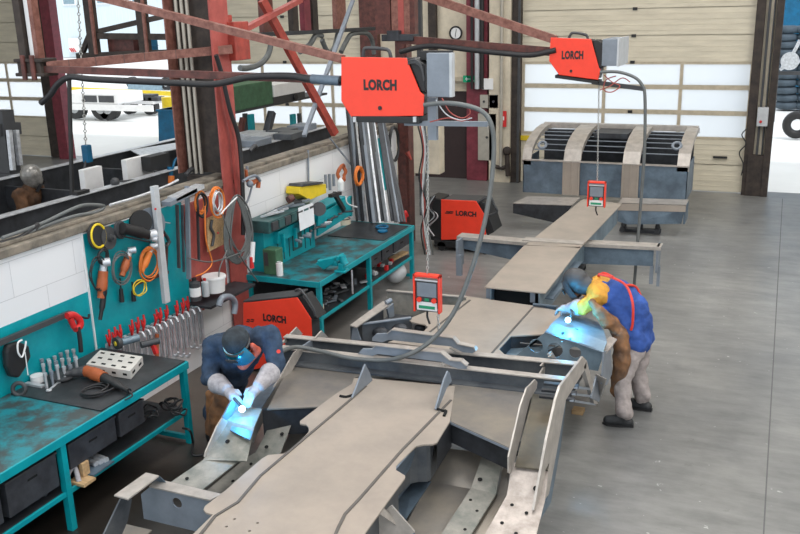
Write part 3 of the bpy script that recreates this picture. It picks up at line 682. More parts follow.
# ---- stands carrying the chassis
def stand(x, y, h, label, group=None, w=.5, bogie=False):
    t = thing('support_stand', label, 'stand', (x, y, 0), group)
    MB().box((x-w/2, y-.1, 0), (x+w/2, y+.1, .06)).build('base_beam', 'steeld', t, .005)
    MB().cyl((x, y, .06), (x, y, h), .05).build('post', 'steeld', t)
    MB().box((x-.14, y-.08, h-.02), (x+.14, y+.08, h)).build('head_plate', 'steeld', t)
    for s in (-1, 1): 
        q = MB(); q.box((x+s*w*.42-.04, y-.12, .0), (x+s*w*.42+.04, y+.12, .1)); q.cyl((x+s*w*.42, y, .1), (x+s*w*.42, y, .2), .05, 10, .03); q.build('foot', 'dgrey', t)
    return t
stand(-2.29, 16.75, .3, 'low dark support stand on two feet under the far hood arm', w=.75)
stand(-3.0, 13.9, .55, 'dark support stand hidden under the rear spine plate')
stand(-2.2, 7.6, .7, 'dark support stand under the right end of the front crossbeam')
stand(-3.9, 7.6, .7, 'dark support stand under the left end of the front crossbeam')
stand(-3.0, 4.9, .4, 'dark support stand under the near end of the deck plate')
stand(-3.0, 10.0, .4, 'dark support stand under the middle of the deck')
a = at(578,413,Z=0)
tag(MB().box(a+V((-.06,-.05,0)), a+V((.06,.07,.045))).build('wood_block', 'wood', None, .004), 'small orange-brown wooden block on the floor beside the chassis leg', 'wood block')
# ================================================================ BENCHES AND TOOLS
def one(q, name, m, label, cat, group=None, bev=0, kind=None):
    return tag(q.build(name, m, None, bev), label, cat, group, kind)
XF, XK, ZT = -5.23, -6.33, .87
def bench(y0, y1, ysplit, legs, label, shelf=.37):
    t = thing('workbench', label, 'workbench', ((XF+XK)/2, (y0+y1)/2, 0))
    q = MB(); q.box((XK, y0, ZT-.02), (XF+.0, y1, ZT)); q.build('bench_top', 'tealtop', t)
    if ysplit: MB().box((XK+.03, ysplit, ZT), (XF-.02, y1, ZT+.012)).build('top_plate', 'rubber', t, label='dark steel cover plate')
    q = MB(); q.box((XF-.005, y0, ZT-.07), (XF+.015, y1+.01, ZT+.004)); q.box((XK, y1-.01, ZT-.07), (XF, y1+.015, ZT+.004)); q.box((XK, y0-.015, ZT-.07), (XF, y0, ZT+.004)); q.build('top_rail', 'teal', t, .003)
    for y in legs:
        for x in (XF-.025, XK+.04):
            MB().box((x-.03, y-.03, 0), (x+.03, y+.03, ZT-.02)).build('leg', 'teal', t, .003)
    MB().box((XK+.02, y0, shelf-.03), (XF-.03, y1-.02, shelf)).build('shelf', 'rubber', t); MB().box((XF-.03, y0, shelf-.04), (XF-.005, y1-.02, shelf+.003)).build('shelf_lip', 'teal', t, .003); MB().box((XK-.005, y0+.02, .02), (XK+.02, y1-.02, ZT-.03)).build('under_bench_shade', 'rubber', t)  # shelf darkened and back panel added to paint the shade under the bench
    MB().box((XK+.04, y1-.06, .03), (XF-.03, y1-.02, .08)).build('foot_rail', 'teal', t, .003)
    return t
b1 = bench(3.6, 6.66, 5.45, (3.65, 4.95, 6.62), 'long near teal workbench with dark drawers along the left wall')
b2 = bench(9.44, 12.62, None, (9.48, 10.98, 12.58), 'far teal workbench with a vice behind the crouching welder', .38)
def drawer(par, y0, y1, z0, z1, x=XF-.03, d=.6):
    dr = MB().box((x-d, y0, z0), (x, y1, z1)).build('drawer', 'drawer', par, .004)
    q = MB(); q.box((x-.01, y0-.005, z1-.012), (x+.012, y1+.005, z1)); q.build('drawer_lip', 'dgrey', dr)
    ym = (y0+y1)/2; q = MB(); q.box((x, ym-.05, z1-.1), (x+.003, ym+.05, z1-.082)); q.build('handle_slot', 'hole', dr)
    return dr
drawer(b1, 4.36, 4.89, .45, .755); drawer(b1, 5.03, 5.61, .52, .755); drawer(b1, 5.66, 6.0, .52, .755); drawer(b1, 3.7, 4.3, .45, .755)
for a, b in ((11.05,11.42), (11.46,11.85), (11.9,12.5)): drawer(b2, a, b, .6, .79)
# worn marks on the far bench top are in the paint; dark oil tray at its far end
q = MB(); q.box((XK+.1, 11.6, ZT), (XF-.06, 12.55, ZT+.01)); one(q, 'steel_sheet', 'rubber', 'dark oily steel sheet covering the far end of the far teal workbench', 'steel sheet')
# things on the lower shelves
def onshelf(px, py, Z=.37): return at(px, py, Z=Z)
p = at(83, 482, Z=.37); one(MB().box(p+V((-.1,-.07,.0)), p+V((.08,.07,.025))), 'wood_offcut', 'wood', 'flat pale wooden offcut on the near bench shelf', 'wood offcut')
p = at(86, 474, Z=.4); one(MB().box(p+V((-.02,-.05,.0)), p+V((.02,.03,.12))), 'wood_offcut', 'wood', 'upright pale wooden offcut on the near bench shelf', 'wood offcut')
p = at(72, 482, Z=.37); one(MB().tube([p+V((-.02,-.05,.02)), p+V((0,-.02,.1)), p+V((.02,.03,.13)), p+V((.08,.0,.02))], .022), 'work_glove', 'glove', 'crumpled grey glove beside the front leg of the near bench', 'glove')
for k, (x, y) in enumerate(((95,466), (100,464), (105,462))):
    p = at(x, y, Z=.37); q = MB(); q.cyl(p+V((-.12,.0,.03)), p+V((.02,-.02,.03)), .028); q.use('teal'); 
    one(MB().cyl(p+V((-.14,.02,.03)), p+V((.03,-.01,.03)), .027), 'metal_bush', 'galv', 'bright round metal bush lying in the blue tray on the near bench shelf', 'metal bush', 'bushes in the shelf tray')
p = at(100, 468, Z=.37); one(MB().box(p+V((-.16,-.14,.001)), p+V((.05,.13,.012))), 'shelf_tray', 'steelbb', 'small blue tray under the metal bushes on the near bench shelf', 'tray')
for k, (x, y) in enumerate(((30,505), (40,500), (48,496))):
    p = at(x, y, Z=.37); one(MB().cyl(p+V((-.3,.02,.03)), p+V((.0,-.02,.03)), .024), 'steel_tube_offcut', 'steeld', 'dark steel tube offcut under the nearest drawer of the near bench', 'tube offcut', 'tube offcuts under the nearest drawer')
p = at(150, 428, Z=.37)
q = MB()
for k in range(14): a = random.random()*6.28; c = p+V((random.uniform(-.2,.15), random.uniform(-.3,.4), .05+random.random()*.1)); q.tube([c+V((math.cos(a+i)*.07, math.sin(a+i)*.07, random.uniform(-.03,.04))) for i in range(5)], .01, 6, 3, True)
one(q, 'cable_tangle', 'cable', 'tangle of black cables at the far end of the near bench shelf', 'cables', kind='stuff')
q = MB(); q.tube(A([(183,428),(190,432),(194,445),(193,460)], Z=.3)[:1]+[at(190,431,Z=.3), at(193,442,Z=.1), at(193,455,Z=.02), at(210,452,Z=.02), at(225,440,Z=.02)], .012, 8); one(q, 'power_cable', 'cable', 'black power cable trailing to the floor from the end of the near bench', 'cable')
# ---- on the near bench
def P1(x, y, Z=ZT+.012): return at(x, y, Z=Z)
a, b, c, d = P1(86,364,1.0-.03), P1(130,371,.97), P1(138,356,.97), P1(100,350,.97)
M['boxperf'] = mat('grey_white_aluminium', (.62,.6,.56), .5, .1, var=.1)
cx = (a+b+c+d)/4; ax = P1(86,364,.97); ux = (b-a); uy = (d-a)
t = thing('perforated_box', 'pale metal box pierced with square holes on the near bench', 'metal box', (cx.x, cx.y, ZT+.012))
q = MB(); q.use('boxperf'); q.prism([a, b, b+uy, a+uy], (0,0,-.085)); q.use('hole')
for i in range(4):
    for j_ in range(3):
        o = a+ux*((i+.5+.2*(j_ % 2))/4.3)+uy*((j_+.5)/3); q.add([o-ux*.05-uy*.05+V((0,0,.001)), o+ux*.05-uy*.05+V((0,0,.001)), o+ux*.05+uy*.05+V((0,0,.001)), o-ux*.05+uy*.05+V((0,0,.001))], [(0,1,2,3)])
    o = a+ux*((i+.5)/4)+V((0,0,-.045)); q.prism([o-ux*.045-V((0,0,.01)), o+ux*.045-V((0,0,.01)), o+ux*.045+V((0,0,.012)), o-ux*.045+V((0,0,.012))], -uy*.006)
for i in range(2):
    o = b+uy*((i+.5)/2)+V((0,0,-.045)); q.prism([o-uy*.1-V((0,0,.01)), o+uy*.1-V((0,0,.01)), o+uy*.1+V((0,0,.012)), o-uy*.1+V((0,0,.012))], ux*.006)
q.build('box_body', None, t); MB().box((cx.x-.03,cx.y-.03,ZT+.012),(cx.x+.03,cx.y+.03,ZT+.02)).build('foot', 'dgrey', t)
# big grinder lying on the bench
def grinder_lying():
    p0, p1, p2, p3 = P1(64,374,.94), P1(86,371,.95), P1(104,378,.945), P1(129,391,.92)
    t = thing('angle_grinder', 'large orange-brown and black angle grinder lying beside the perforated box', 'angle grinder', ((p1.x+p2.x)/2, (p1.y+p2.y)/2, ZT+.012))
    q = MB(); q.tube([p0+V((.0,0,.0)), p0.lerp(p1,.5), p1], [.03,.045,.055], 12); q.build('gear_head', 'dgrey', t)
    q = MB(); q.tube([p1, p1.lerp(p2,.5)+V((0,0,.005)), p2], [.055,.062,.058], 14); q.build('motor_housing', 'bosch', t)
    q = MB(); q.tube([p2, p2.lerp(p3,.4), p3], [.05,.042,.026], 12); q.build('handle', 'black', t)
    q = MB(); q.cyl(p0+V((-.02,.0,-.02)), p0+V((-.02,0,-.035)), .11, 24); q.build('grinding_disc', 'dgrey', t)
    q = MB(); q.tube([p3, p3+V((.05,-.02,-.03)), p3+V((.03,-.1,-.04))], .008); q.build('power_cord', 'cable', t)
grinder_lying()
q = MB(); c = P1(92, 393)
for k in range(5): q.ring(c+V((0.01*k,0.01*k,.012+.012*(k % 3))), (random.uniform(-.15,.15), random.uniform(-.1,.1), 1), .1+.012*k, .008)
one(q, 'coiled_cable', 'cable', 'black coiled cable on the near bench in front of the grinder', 'cable')
# socket set
k = 0
for row in range(3):
    for i in range(6):
        px = 44+i*6.2+row*1.5; py = 363-i*2.6+row*6.5
        p = P1(px, py+12); h = .1+random.random()*.06
        q = MB(); q.cyl(p, p+V((0,0,h)), .013); q.cyl(p+V((0,0,h)), p+V((0,0,h+.03)), .019)
        one(q, 'socket_tool', 'galv' if (i+row) % 3 else 'grey', 'chrome socket tool standing in rows against the teal wall on the near bench', 'socket', 'socket tools on the near bench'); k += 1
p = P1(38, 381); q = MB(); q.cyl(p, p+V((0,0,.06)), .065, 20)
one(q, 'tape_roll', 'white', 'white tape reel on the near bench below the hanging face shield', 'tape reel')
q = MB(); q.box(p+V((-.05,-.12,0)), p+V((.16,-.07,.02))); one(q, 'metal_bracket', 'galv', 'flat bright metal bracket in front of the white tape reel', 'bracket')
p = P1(19, 389, .93); q = MB(); q.ring(p, (.5,-.8,.2), .055, .02); one(q, 'pipe_clamp', 'dgrey', 'round dark pipe clamp at the left end of the near bench', 'clamp')
p = P1(2, 391); q = MB(); q.cyl(p-V((.0,0,0)), p+V((0,0,.1)), .04); one(q, 'white_cup', 'white', 'white cup cut by the left edge on the near bench', 'cup')
q = MB(); a, b = P1(49,391), P1(62,380); q.bar(a+V((0,0,.008)), b+V((0,0,.008)), .02, .008); q.ring(a+V((0,0,.008)), (0,0,1), .02, .008, 12); q.ring(b+V((0,0,.008)), (0,0,1), .018, .007, 12); one(q, 'spanner', 'galv', 'bright spanner lying on the near bench in front of the sockets', 'spanner')
# second grinder behind the box
p = P1(122,342,.97); t = thing('angle_grinder', 'silver and teal angle grinder behind the perforated box', 'angle grinder', (p.x, p.y, ZT+.012))
q = MB(); q.tube([p, p+V((.04,.07,.0)), p+V((.08,.16,.0))], .04, 12); q.build('motor_housing', 'steelbl', t); q = MB(); q.cyl(p+V((-.02,-.02,0)), p+V((-.03,-.06,0)), .065, 20); q.build('grinding_disc', 'dgrey', t); q = MB(); q.cyl(p+V((-.03,-.06,0)), p+V((-.035,-.07,0)), .025); q.build('flange_nut', 'yellow', t)
t = thing('power_drill', 'dark cordless drill with red trim beside the hanging clamps', 'drill', P1(143,352,ZT+.012)); p = P1(141,345,.98)
q = MB(); q.cyl(p, p+V((.1,.16,0)), .035); q.build('drill_body', 'dgrey', t); q = MB(); q.bar(p+V((.06,.1,0)), p+V((.1,.1,-.12)), .04, .04); q.build('grip', 'red', t)
# ---- wall above near bench
XP = XW+.02
p0, p1 = at(0,342,X=XP+.05), at(70,313,X=XP+.05)
q = MB(); q.bar(p0+V((0,-.6,0))+(p0-p1)*0, p1, .04, .05); one(q, 'clamp_bar', 'dgrey', 'dark steel sash clamp bar fixed across the teal wall', 'clamp bar')
t = thing('pipe_wrench', 'red clamp head with black handle at the end of the wall bar', 'clamp', at(74,330,X=XP+.1))
q = MB(); q.tube(A([(67,316),(73,315),(79,319),(80,326),(75,329)], X=XP+.1), .035, 8); q.tube(A([(70,318),(74,327)], X=XP+.1), .03); q.build('clamp_body', 'red', t)
q = MB(); q.tube(A([(78,327),(80,340),(81,352)], X=XP+.12), .022); q.tube(A([(81,317),(88,318),(89,314)], X=XP+.1), .012); q.build('handle', 'black', t)
t = thing('face_shield', 'black welding hand shield hanging with a white cable loop on the teal wall', 'face shield', at(12,376,X=XP+.1))
q = MB(); q.prism(A([(3,344),(14,341),(24,345),(26,356),(20,368),(14,377),(6,376),(2,366),(1,352)], X=XP+.03), (.07,0,0)); q.build('shield_body', 'black', t, .02)
q = MB(); q.tube(A([(22,340),(18,343),(18,352),(22,357),(25,348),(26,341)], X=XP+.14), .009, 6, 5); q.tube(A([(25,352),(28,375)], X=XP+.12), .005); q.build('cable_loop', 'white', t)
# ---- teal pegboard
q = MB(); y0, y1 = 6.63, 8.25; q.box((XW, y0, .75), (XP-.002, y1, 2.1)); pb = thing('pegboard', 'teal tool board with a white edge covered in hanging tools', 'tool board', (XW, 7.4, .75))
q.build('board', 'teal', pb)
q = MB(); q.box((XW+.001, y0-.015, .75), (XP+.004, y0, 2.12)); q.box((XW, y0, 2.1), (XP+.004, y1, 2.112)); q.build('edge_strip', 'white', pb)
def onb(x, y, d=.06): return at(x, y, X=XP+d)
N = V((1,0,0))
def dsc(px, py, r, d0, d1, m, name, label, cat, hub=None, grp=None, tilt=V((1,-.12,.12))):
    c = onb(px, py, d0); n = tilt.normalized(); q = MB(); q.cyl(c, c+n*(d1-d0), r, 30)
    return one(q, name, m, label, cat, grp, .004)
def disc_thing(px, py, r, m, label, ringm=None, hub=True, tilt=V((1,-.55,.1))):
    tilt = V((1,.12,.1)) if px < 130 else tilt; c = onb(px, py, .05); n = tilt.normalized(); t = thing('grinding_disc', label, 'grinding disc', c)
    MB().cyl(c, c+n*.03, r, 30).build('disc', m, t, .003)
    if ringm: MB().ring(c+n*.03, n, r*.84, .013, 30).build('rim_ring', ringm, t)
    if hub: q = MB(); q.cyl(c+n*.03, c+n*.07, r*.32, 16); q.cyl(c+n*.07, c+n*.1, r*.16, 12); q.build('hub', 'dgrey', t)
disc_thing(96, 236, .14, 'black', 'black grinding disc with a yellow ring, leftmost on the teal board', 'yellow', False)
disc_thing(107, 238, .12, 'dgrey', 'dark grey cutting disc with a hub just right of the yellow-ringed disc', None, True)
disc_thing(119, 230, .095, 'dgrey', 'small dark disc between the yellow-ringed disc and the large disc', None, False)
disc_thing(150, 224, .18, 'grey', 'largest grey saw disc at the top of the teal board', None, False, V((1,-.25,.1)))
disc_thing(140, 222, .13, 'black', 'black disc half hidden behind the largest grey disc', None, False, V((1,-.4,.1)))
a, b = onb(122,228,.12), onb(150,235,.16)
t = thing('die_grinder', 'thick black angle grinder body hung across the top of the teal board', 'grinder', (a+b)/2)
q = MB(); q.tube([a, a.lerp(b,.5), b], [.06,.062,.05], 14); q.build('motor_housing', 'black', t)
q = MB(); q.cyl(b-V((0,.03,0)), b+V((.03,.05,0)), .055, 14); q.cyl(b+V((.03,.0,-.04)), b+V((.08,.02,-.05)), .03); q.build('gear_head', 'galv', t)
q = MB(); q.tube([onb(122,236,.15), onb(150,242,.18)], .01); q.build('side_handle', 'black', t)
def ang_tool(top, bot, m, label, r=.045):
    a, b = onb(*top, .07), onb(*bot, .07); t = thing('corded_grinder', label, 'grinder', b)
    q = MB(); q.tube([a.lerp(b,.25), a.lerp(b,.6), b], [r*.9, r, r*.7], 12); q.build('motor_housing', m, t)
    q = MB(); q.tube([a, a.lerp(b,.3)], r*.7, 10); q.cyl(a+V((0,-.03,0)), a+V((.05,.03,0)), r*.8, 12); q.build('gear_head', 'galv', t)
    return t
ang_tool((130,250), (122,276), 'bosch', 'orange corded grinder hanging left of the centre of the teal board')
ang_tool((152,246), (141,272), 'orange', 'bright orange corded grinder hanging beside the white level')
t = ang_tool((104,262), (101,298), 'bosch', 'long orange and black corded grinder hanging lowest on the left of the board', .055)
q = MB(); q.tube(A([(103,284),(103,300),(100,320)], X=XP+.08), [.04,.03,.02]); q.build('handle', 'black', t)
def coil(px, py, Rr, r, m, label, n=4, ex=1.15, d=.08, tilt=.12, grp=None, cat='coiled cable', name='coiled_cable', sag=.25):
    q = MB(); c = onb(px, py, d)
    for k in range(n):
        f = 1+random.uniform(-.12,.12); o = V((random.uniform(0,.03), random.uniform(-.015,.015), random.uniform(-.02,.02)-Rr*(f-1)))
        q.tube([c+o+V((random.uniform(-.01,.01), math.cos(a)*Rr*f, math.sin(a)*Rr*ex*f)) for a in [2*PI*i/10 for i in range(10)]], r, 6, 3, True)
    return one(q, name, m, label, cat, grp)
coil(148, 264, .15, .008, 'orange', 'orange cable coil looped round the bright orange grinder', 4)
coil(121, 268, .14, .007, 'hose', 'grey cable coil looped behind the left orange grinder', 4)
coil(98, 275, .12, .007, 'cable', 'black cable coil hanging by the board\'s left edge', 3, 1.5)
coil(102, 258, .07, .012, 'black', 'small black hose loop above the long corded grinder', 2)
coil(138, 288, .1, .006, 'yellow', 'thin yellow cable loop below the orange grinders', 2, .8)
for k, (x0, y0, x1, y1) in enumerate(((120,278,122,302), (132,282,134,301))):
    a, b = onb(x0, y0, .04), onb(x1, y1, .04); q = MB(); q.cyl(a, a.lerp(b,.5), .008); q.cyl(a.lerp(b,.45), b, .02, 10, .026)
    one(q, 'screwdriver', 'black', ['left of the two black hand tools hanging under the orange grinders', 'right of the two black hand tools hanging under the orange grinders'][k], 'hand tool')
q = MB(); q.bar(onb(135,284,.03), onb(168,272,.03), .02, .035); q.bar(onb(166,273,.03), onb(167,242,.03), .015, .03); one(q, 'steel_square', 'rust', 'large rusty steel square hanging on the teal board', 'square')
t = thing('spirit_level', 'tall white aluminium spirit level hanging upright in front of the teal board', 'spirit level', onb(154,308,.12))
q = MB(); a, b = onb(153.5,186,.13), onb(154.5,308,.13); q.box((a.x-.02, a.y-.04, b.z), (a.x+.03, a.y+.05, a.z)); q.build('level_bar', 'lgrey', t, .004)
q = MB(); c = onb(155,209,.17); q.cyl(c, c+N*.012, .012); q.build('hanging_hole', 'red', t)
q = MB(); q.tube(A([(159,226),(159,240),(161,258)], X=XP+.1), .03); q.tube(A([(157,232),(162,236)], X=XP+.12), .03); one(q, 'red_clamp', 'red', 'red cast clamp hanging right of the white spirit level', 'clamp')
q = MB(); q.tube(A([(164,232),(169,240),(167,246),(162,244)], X=XP+.1), .014); q.bar(onb(163,231,.08), onb(170,243,.08), .02, .03); one(q, 'try_square', 'dgrey', 'small dark try square right of the red cast clamp', 'square')
q = MB(); q.bar(onb(158,221,.05), onb(170,223,.05), .012, .012); one(q, 'tool_hook', 'galv', 'thin steel hook sticking out of the board beside the level', 'hook')
# row of welding clamps on a bar
ya, yb = onb(104,342,.02), onb(199,302,.02)
q = MB(); q.bar(onb(108,347,.05), onb(201,303,.05), .03, .03); one(q, 'clamp_rack', 'steeld', 'dark steel rack bar carrying the red-handled clamps', 'rack')
for i in range(17):
    f = i/16; p = onb(108+f*90, 345-f*40, .09); L = .5+.05*math.sin(i*2.1)
    t = thing('locking_clamp', 'steel locking clamp with red handles hanging in a row under the teal board', 'clamp', p-V((0,0,L)), 'red-handled clamps on the rack bar')
    q = MB(); q.box(p+V((-.014,-.025,-L)), p+V((.014,.025,.02))); q.box(p+V((.03,-.012,-L*.8)), p+V((.05,.012,.0))); q.tube([p+V((.0,0,-L)), p+V((.04,.0,-L-.01)), p+V((.07,.0,-L+.04))], .016, 6); q.tube([p+V((0,0,0)), p+V((.08,0,.01)), p+V((.11,0,-.04))], .014, 6); q.build('clamp_body', 'galv', t)
    if i % 4 != 3 and i < 15:
        s = random.uniform(-.02,.04)
        q = MB(); q.tube([p+V((.02,0,.0)), p+V((.03,.02+s,.08)), p+V((.02,.03+s,.17))], [.014,.017,.012], 6); q.build('handle', 'red', t)
        q = MB(); q.tube([p+V((.03,-.01,.0)), p+V((.05,-.03+s,.07)), p+V((.05,-.05+s,.14))], [.012,.015,.01], 6); q.build('handle', 'red', t)
q = MB(); q.cyl(onb(157,334,.16), onb(157,360,.16), .022); one(q, 'wooden_handle', 'bosch', 'brown wooden tool handle hanging among the clamps', 'tool handle')
# ---- recess with hanging steel sections, red panel, hoses
q = MB(); q.box((XW, 8.27, .7), (XP+.02, 9.0, 2.05)); one(q, 'red_board', 'pink', 'faded red wall panel behind the orange cable coils', 'panel')
for k, (x0, y0, x1, y1, w, m, lb) in enumerate(((187,186,189,279,.05,'grey','long grey steel angle hanging left of the red wall panel'), (177,205,179,268,.035,'dgrey','dark steel strip hanging leftmost beside the teal board'), (182,205,184,272,.03,'steelb','bluish steel strip hanging between two longer bars'), (197,196,199,260,.03,'dgrey','dark rod hanging in front of the red wall panel'))):
    a, b = onb(x0, y0, .14-.02*k), onb(x1, y1, .14-.02*k); q = MB(); q.bar(a, b, w, w*.6); one(q, 'steel_section', m, lb, 'steel bar')
for k, (x0, y0, x1, y1) in enumerate(((166,204,193,190), (172,199,200,186))):
    a, b = onb(x0, y0, .2), onb(x1, y1, .2); q = MB(); q.bar(a, b, .12, .05); one(q, 'steel_channel', ['grey','galv'][k], ['lower grey steel channel laid across the top of the tool recess', 'upper bright steel channel laid across the top of the tool recess'][k], 'steel channel')
coil(199, 203, .1, .008, 'orange', 'left orange cable coil hanging on the red wall panel', 4, 1.3, .18)
coil(216, 202, .13, .009, 'orange', 'right larger orange cable coil hanging by the red column', 5, 1.3, .2)
coil(201, 204, .085, .012, 'cable', 'black cable coil hung between the two orange coils', 3, 1.5, .2)
coil(216, 203, .08, .01, 'galv', 'bright cable bundle inside the right orange coil', 3, 1.5, .22)
t = thing('hose_board', 'pale wooden board with a dark wavy tool mounted below the orange coils', 'board', onb(213,250,.1))
q = MB(); q.prism(A([(206,218),(222,212),(223,244),(207,252)], X=XP+.1), (.02,0,0)); q.build('board', 'wood', t, .003)
q = MB(); q.tube(A([(212,220),(211,228),(214,235),(212,246)], X=XP+.14), .018); q.build('wavy_tool', 'dgrey', t); q = MB(); q.cyl(onb(218,233,.12), onb(218,233,.135), .012); q.build('knob', 'red', t)
q = MB()
for k in range(15):
    o = random.uniform(-.08,.08); z = random.uniform(-.07,.07)
    q.tube([at(236,197,X=-6.1)+V((0,o*.3,z*.3)), at(246,215,X=-6.1)+V((0,o,z)), at(249,240,X=-6.1)+V((0,o,z)), at(240,258,X=-6.1)+V((0,o,z)), at(228,248,X=-6.1)+V((0,o,z)), at(228,222,X=-6.1)+V((0,o,z))], .011, 6, 5, True)
one(q, 'hose_bundle', 'hose', 'thick coil of grey hoses hanging on the red column', 'hose coil')
for k, (pts, m, lb) in enumerate((([(237,197),(226,208),(221,214)], 'white', 'white cable end crossing over the red column'),
        ([(205,206),(206,240),(212,262),(205,272),(196,276)], 'orange', 'thin orange cable drooping below the coils'), ([(222,214),(232,240),(244,262),(258,282)], 'hose', 'thin grey cable running down to the power source'),
        ([(188,258),(210,262),(232,256),(246,250)], 'hose', 'light cable swagged across below the wooden board'), ([(227,250),(219,272),(222,290),(230,299)], 'hose', 'curved cable dropping beside the white tub'))):
    q = MB(); q.tube(A(pts, X=-6.05), .009, 6, 5); one(q, 'loose_cable', m, lb, 'cable')
q = MB(); s0, s1 = onb(186,306,.0), onb(232,283,.0); q.prism([onb(186,304,0), onb(232,281,0), onb(232,281,0)+V((.35,0,0)), onb(186,304,0)+V((.35,0,0))], (0,0,-.03)); one(q, 'wall_shelf', 'steeld', 'dark shelf holding bottles and a tub beside the red column', 'shelf')
def bottle(px, py, r, h, m, lb, cap='black', lab=None, d=.2):
    p = onb(px, py, d); t = thing('bottle', lb, 'bottle', p); q = MB(); q.cyl(p, p+V((0,0,h*.8)), r, 16); q.cyl(p+V((0,0,h*.8)), p+V((0,0,h*.88)), r, 16, r*.4); q.build('bottle_body', m, t)
    MB().cyl(p+V((0,0,h*.86)), p+V((0,0,h)), r*.42, 12).build('cap', cap, t)
    if lab: q = MB(); q.cyl(p+V((0,0,h*.2)), p+V((0,0,h*.6)), r*1.03, 16, caps=False); q.build('label', lab, t)
bottle(196, 300, .065, .27, 'dgrey', 'dark bottle with a white and green label on the wall shelf', 'black', 'white')
bottle(206, 296, .045, .22, 'lgrey', 'small pale bottle with a red cap on the wall shelf', 'red')
p = onb(215, 291, .18); q = MB(); q.cyl(p, p+V((0,0,.2)), .12, 20, .14); q.cyl(p+V((0,0,.17)), p+V((0,0,.19)), .148, 20); one(q, 'white_tub', 'white', 'white plastic tub on the wall shelf beside the red column', 'tub')
q = MB(); q.tube([at(219,306,X=-5.75), at(222,298,X=-5.75), at(230,297,X=-5.75), at(235,303,X=-5.75), at(234,314,X=-5.75)], .036, 14, 6); one(q, 'extraction_duct', 'grey', 'grey ribbed extraction duct elbow behind the crouching welder', 'duct')
# ---- far bench furniture
def X2(x, y, X): return at(x, y, X=X)
t = thing('tool_cabinet', 'teal steel cabinet with compartments standing on the far bench', 'tool cabinet', (-6.2, 10.1, ZT))
def bx(t, name, m, lo, hi, bev=.004): MB().box(lo, hi).build(name, m, t, bev)
bx(t, 'cabinet_body', 'teal', (-6.33, 9.62, ZT), (-6.12, 11.0, 1.42))
bx(t, 'side_panel', 'dteal', (-6.14, 10.35, ZT+.1), (-6.105, 10.6, 1.38))
q = MB(); 
for y in (9.95, 10.1, 10.25, 10.7, 10.85): q.box((-6.12, y, ZT+.05), (-6.112, y+.012, 1.38))
q.build('panel_seam', 'dteal', t)
t = thing('tool_chest', 'dark green tool chest heaped with tools on top of the teal cabinet', 'tool chest', (-6.15, 10.0, 1.42))
bx(t, 'chest_body', 'dteal', (-6.32, 9.55, 1.42), (-5.98, 10.75, 1.58), .01)
for i in range(7): bx(t, 'chest_drawer', 'dteal' if i % 2 else 'dgrey', (-5.985, 9.6+i*.165, 1.45), (-5.95, 9.74+i*.165, 1.56), .004)
for i in range(12):
    y = 9.7+i*.09; p = V((-6.25+random.random()*.1, y, 1.6)); q = MB(); q.bar(p, p+V((random.uniform(.05,.2), random.uniform(.1,.35), .02+random.random()*.03)), .03, .022)
    one(q, 'hand_tool', random.choice(['grey','galv','dgrey']), 'metal hand tool heaped on top of the dark green tool chest', 'hand tool', 'tools heaped on the green chest')
t = thing('drill_head', 'rusty clamp and drill head clipped to the white wall above the green chest', 'clamp', X2(248,196,-6.2))
q = MB(); q.tube(A([(246,170),(248,182),(254,181)], X=-6.2), .022); q.tube(A([(252,184),(258,180),(258,188)], X=-6.15), .03); q.build('head', 'bosch', t); q = MB(); q.tube(A([(243,181),(250,177),(256,176),(260,181)], X=-6.12), .02); q.sphere(at(250,184,X=-6.12), .045); q.build('clamp_frame', 'grey', t); q = MB(); q.tube(A([(252,186),(248,200),(242,210)], X=-6.2), .014); q.tube(A([(247,166),(247,172)], X=-6.22), .02); q.build('lever', 'grey', t)
p = X2(288,200,-6.1); one(MB().cyl(p, p+V((.03,.08,.02)), .05), 'cable_drum', 'rust', 'brown cable reel at the far end of the green tool chest', 'cable reel')
a, b, c, d = X2(299,214,-6.0), X2(314,206,-6.0), X2(314.5,224,-5.98), X2(300,231,-5.96)
a, b, c, d = X2(298,208,-5.96), X2(313,202.5,-5.96), X2(314.5,224,-5.93), X2(300,231,-5.93)
q = MB(); q.prism([a, b, c, d], (.003,0,0)); one(q, 'paper_sheet', 'paper', 'white paper sheet hanging from the teal rack over the far bench', 'paper')
# teal sloping rack rail
q = MB(); t = thing('teal_rack', 'sloping teal rack rail over the back of the far bench', 'rack', (-6.15, 11.4, ZT))
q.prism([X2(278,232,-6.05), X2(346,196,-6.05), X2(346,206,-6.05), X2(278,244,-6.05)], (-.25,0,0)); q.build('rack_shelf', 'teal', t, .004)
q = MB(); q.prism([X2(318,216,-6.0), X2(352,196,-6.0), X2(352,214,-6.0), X2(318,236,-6.0)], (-.03,0,0)); q.build('rack_panel', 'teal', t)
for x, y0, y1 in ((283,234,252), (295,228,247), (350,196,216)):
    a, b = X2(x, y0, -6.02), X2(x+1, y1, -6.02); b.z = max(ZT, b.z); q = MB(); q.box((a.x-.02, a.y-.02, b.z), (a.x+.02, a.y+.02, a.z)); q.build('rack_post', 'teal', t)
for i in range(14):
    f = i/13; p = X2(296+f*46, 240-f*28, -5.98); q = MB(); q.tube([p, p+V((random.uniform(.02,.12), random.uniform(-.05,.15), random.uniform(-.02,.02)))], random.uniform(.014,.024), 8)
    one(q, 'small_tool', random.choice(['dgrey','grey','galv','steeld']), 'small dark tool laid along the back of the far bench', 'tool', 'tools along the back of the far bench')
t = thing('yellow_case', 'yellow plastic tool case with a dark open top above the far bench', 'tool case', X2(313,200,-6.15))
q = MB(); q.prism([X2(300,187,-6.1), X2(326,184,-6.1), X2(326.5,193,-6.1), X2(310,200,-6.1), X2(299.5,194,-6.1)], (-.22,0,0)); q.build('case_body', 'yellow', t, .006)
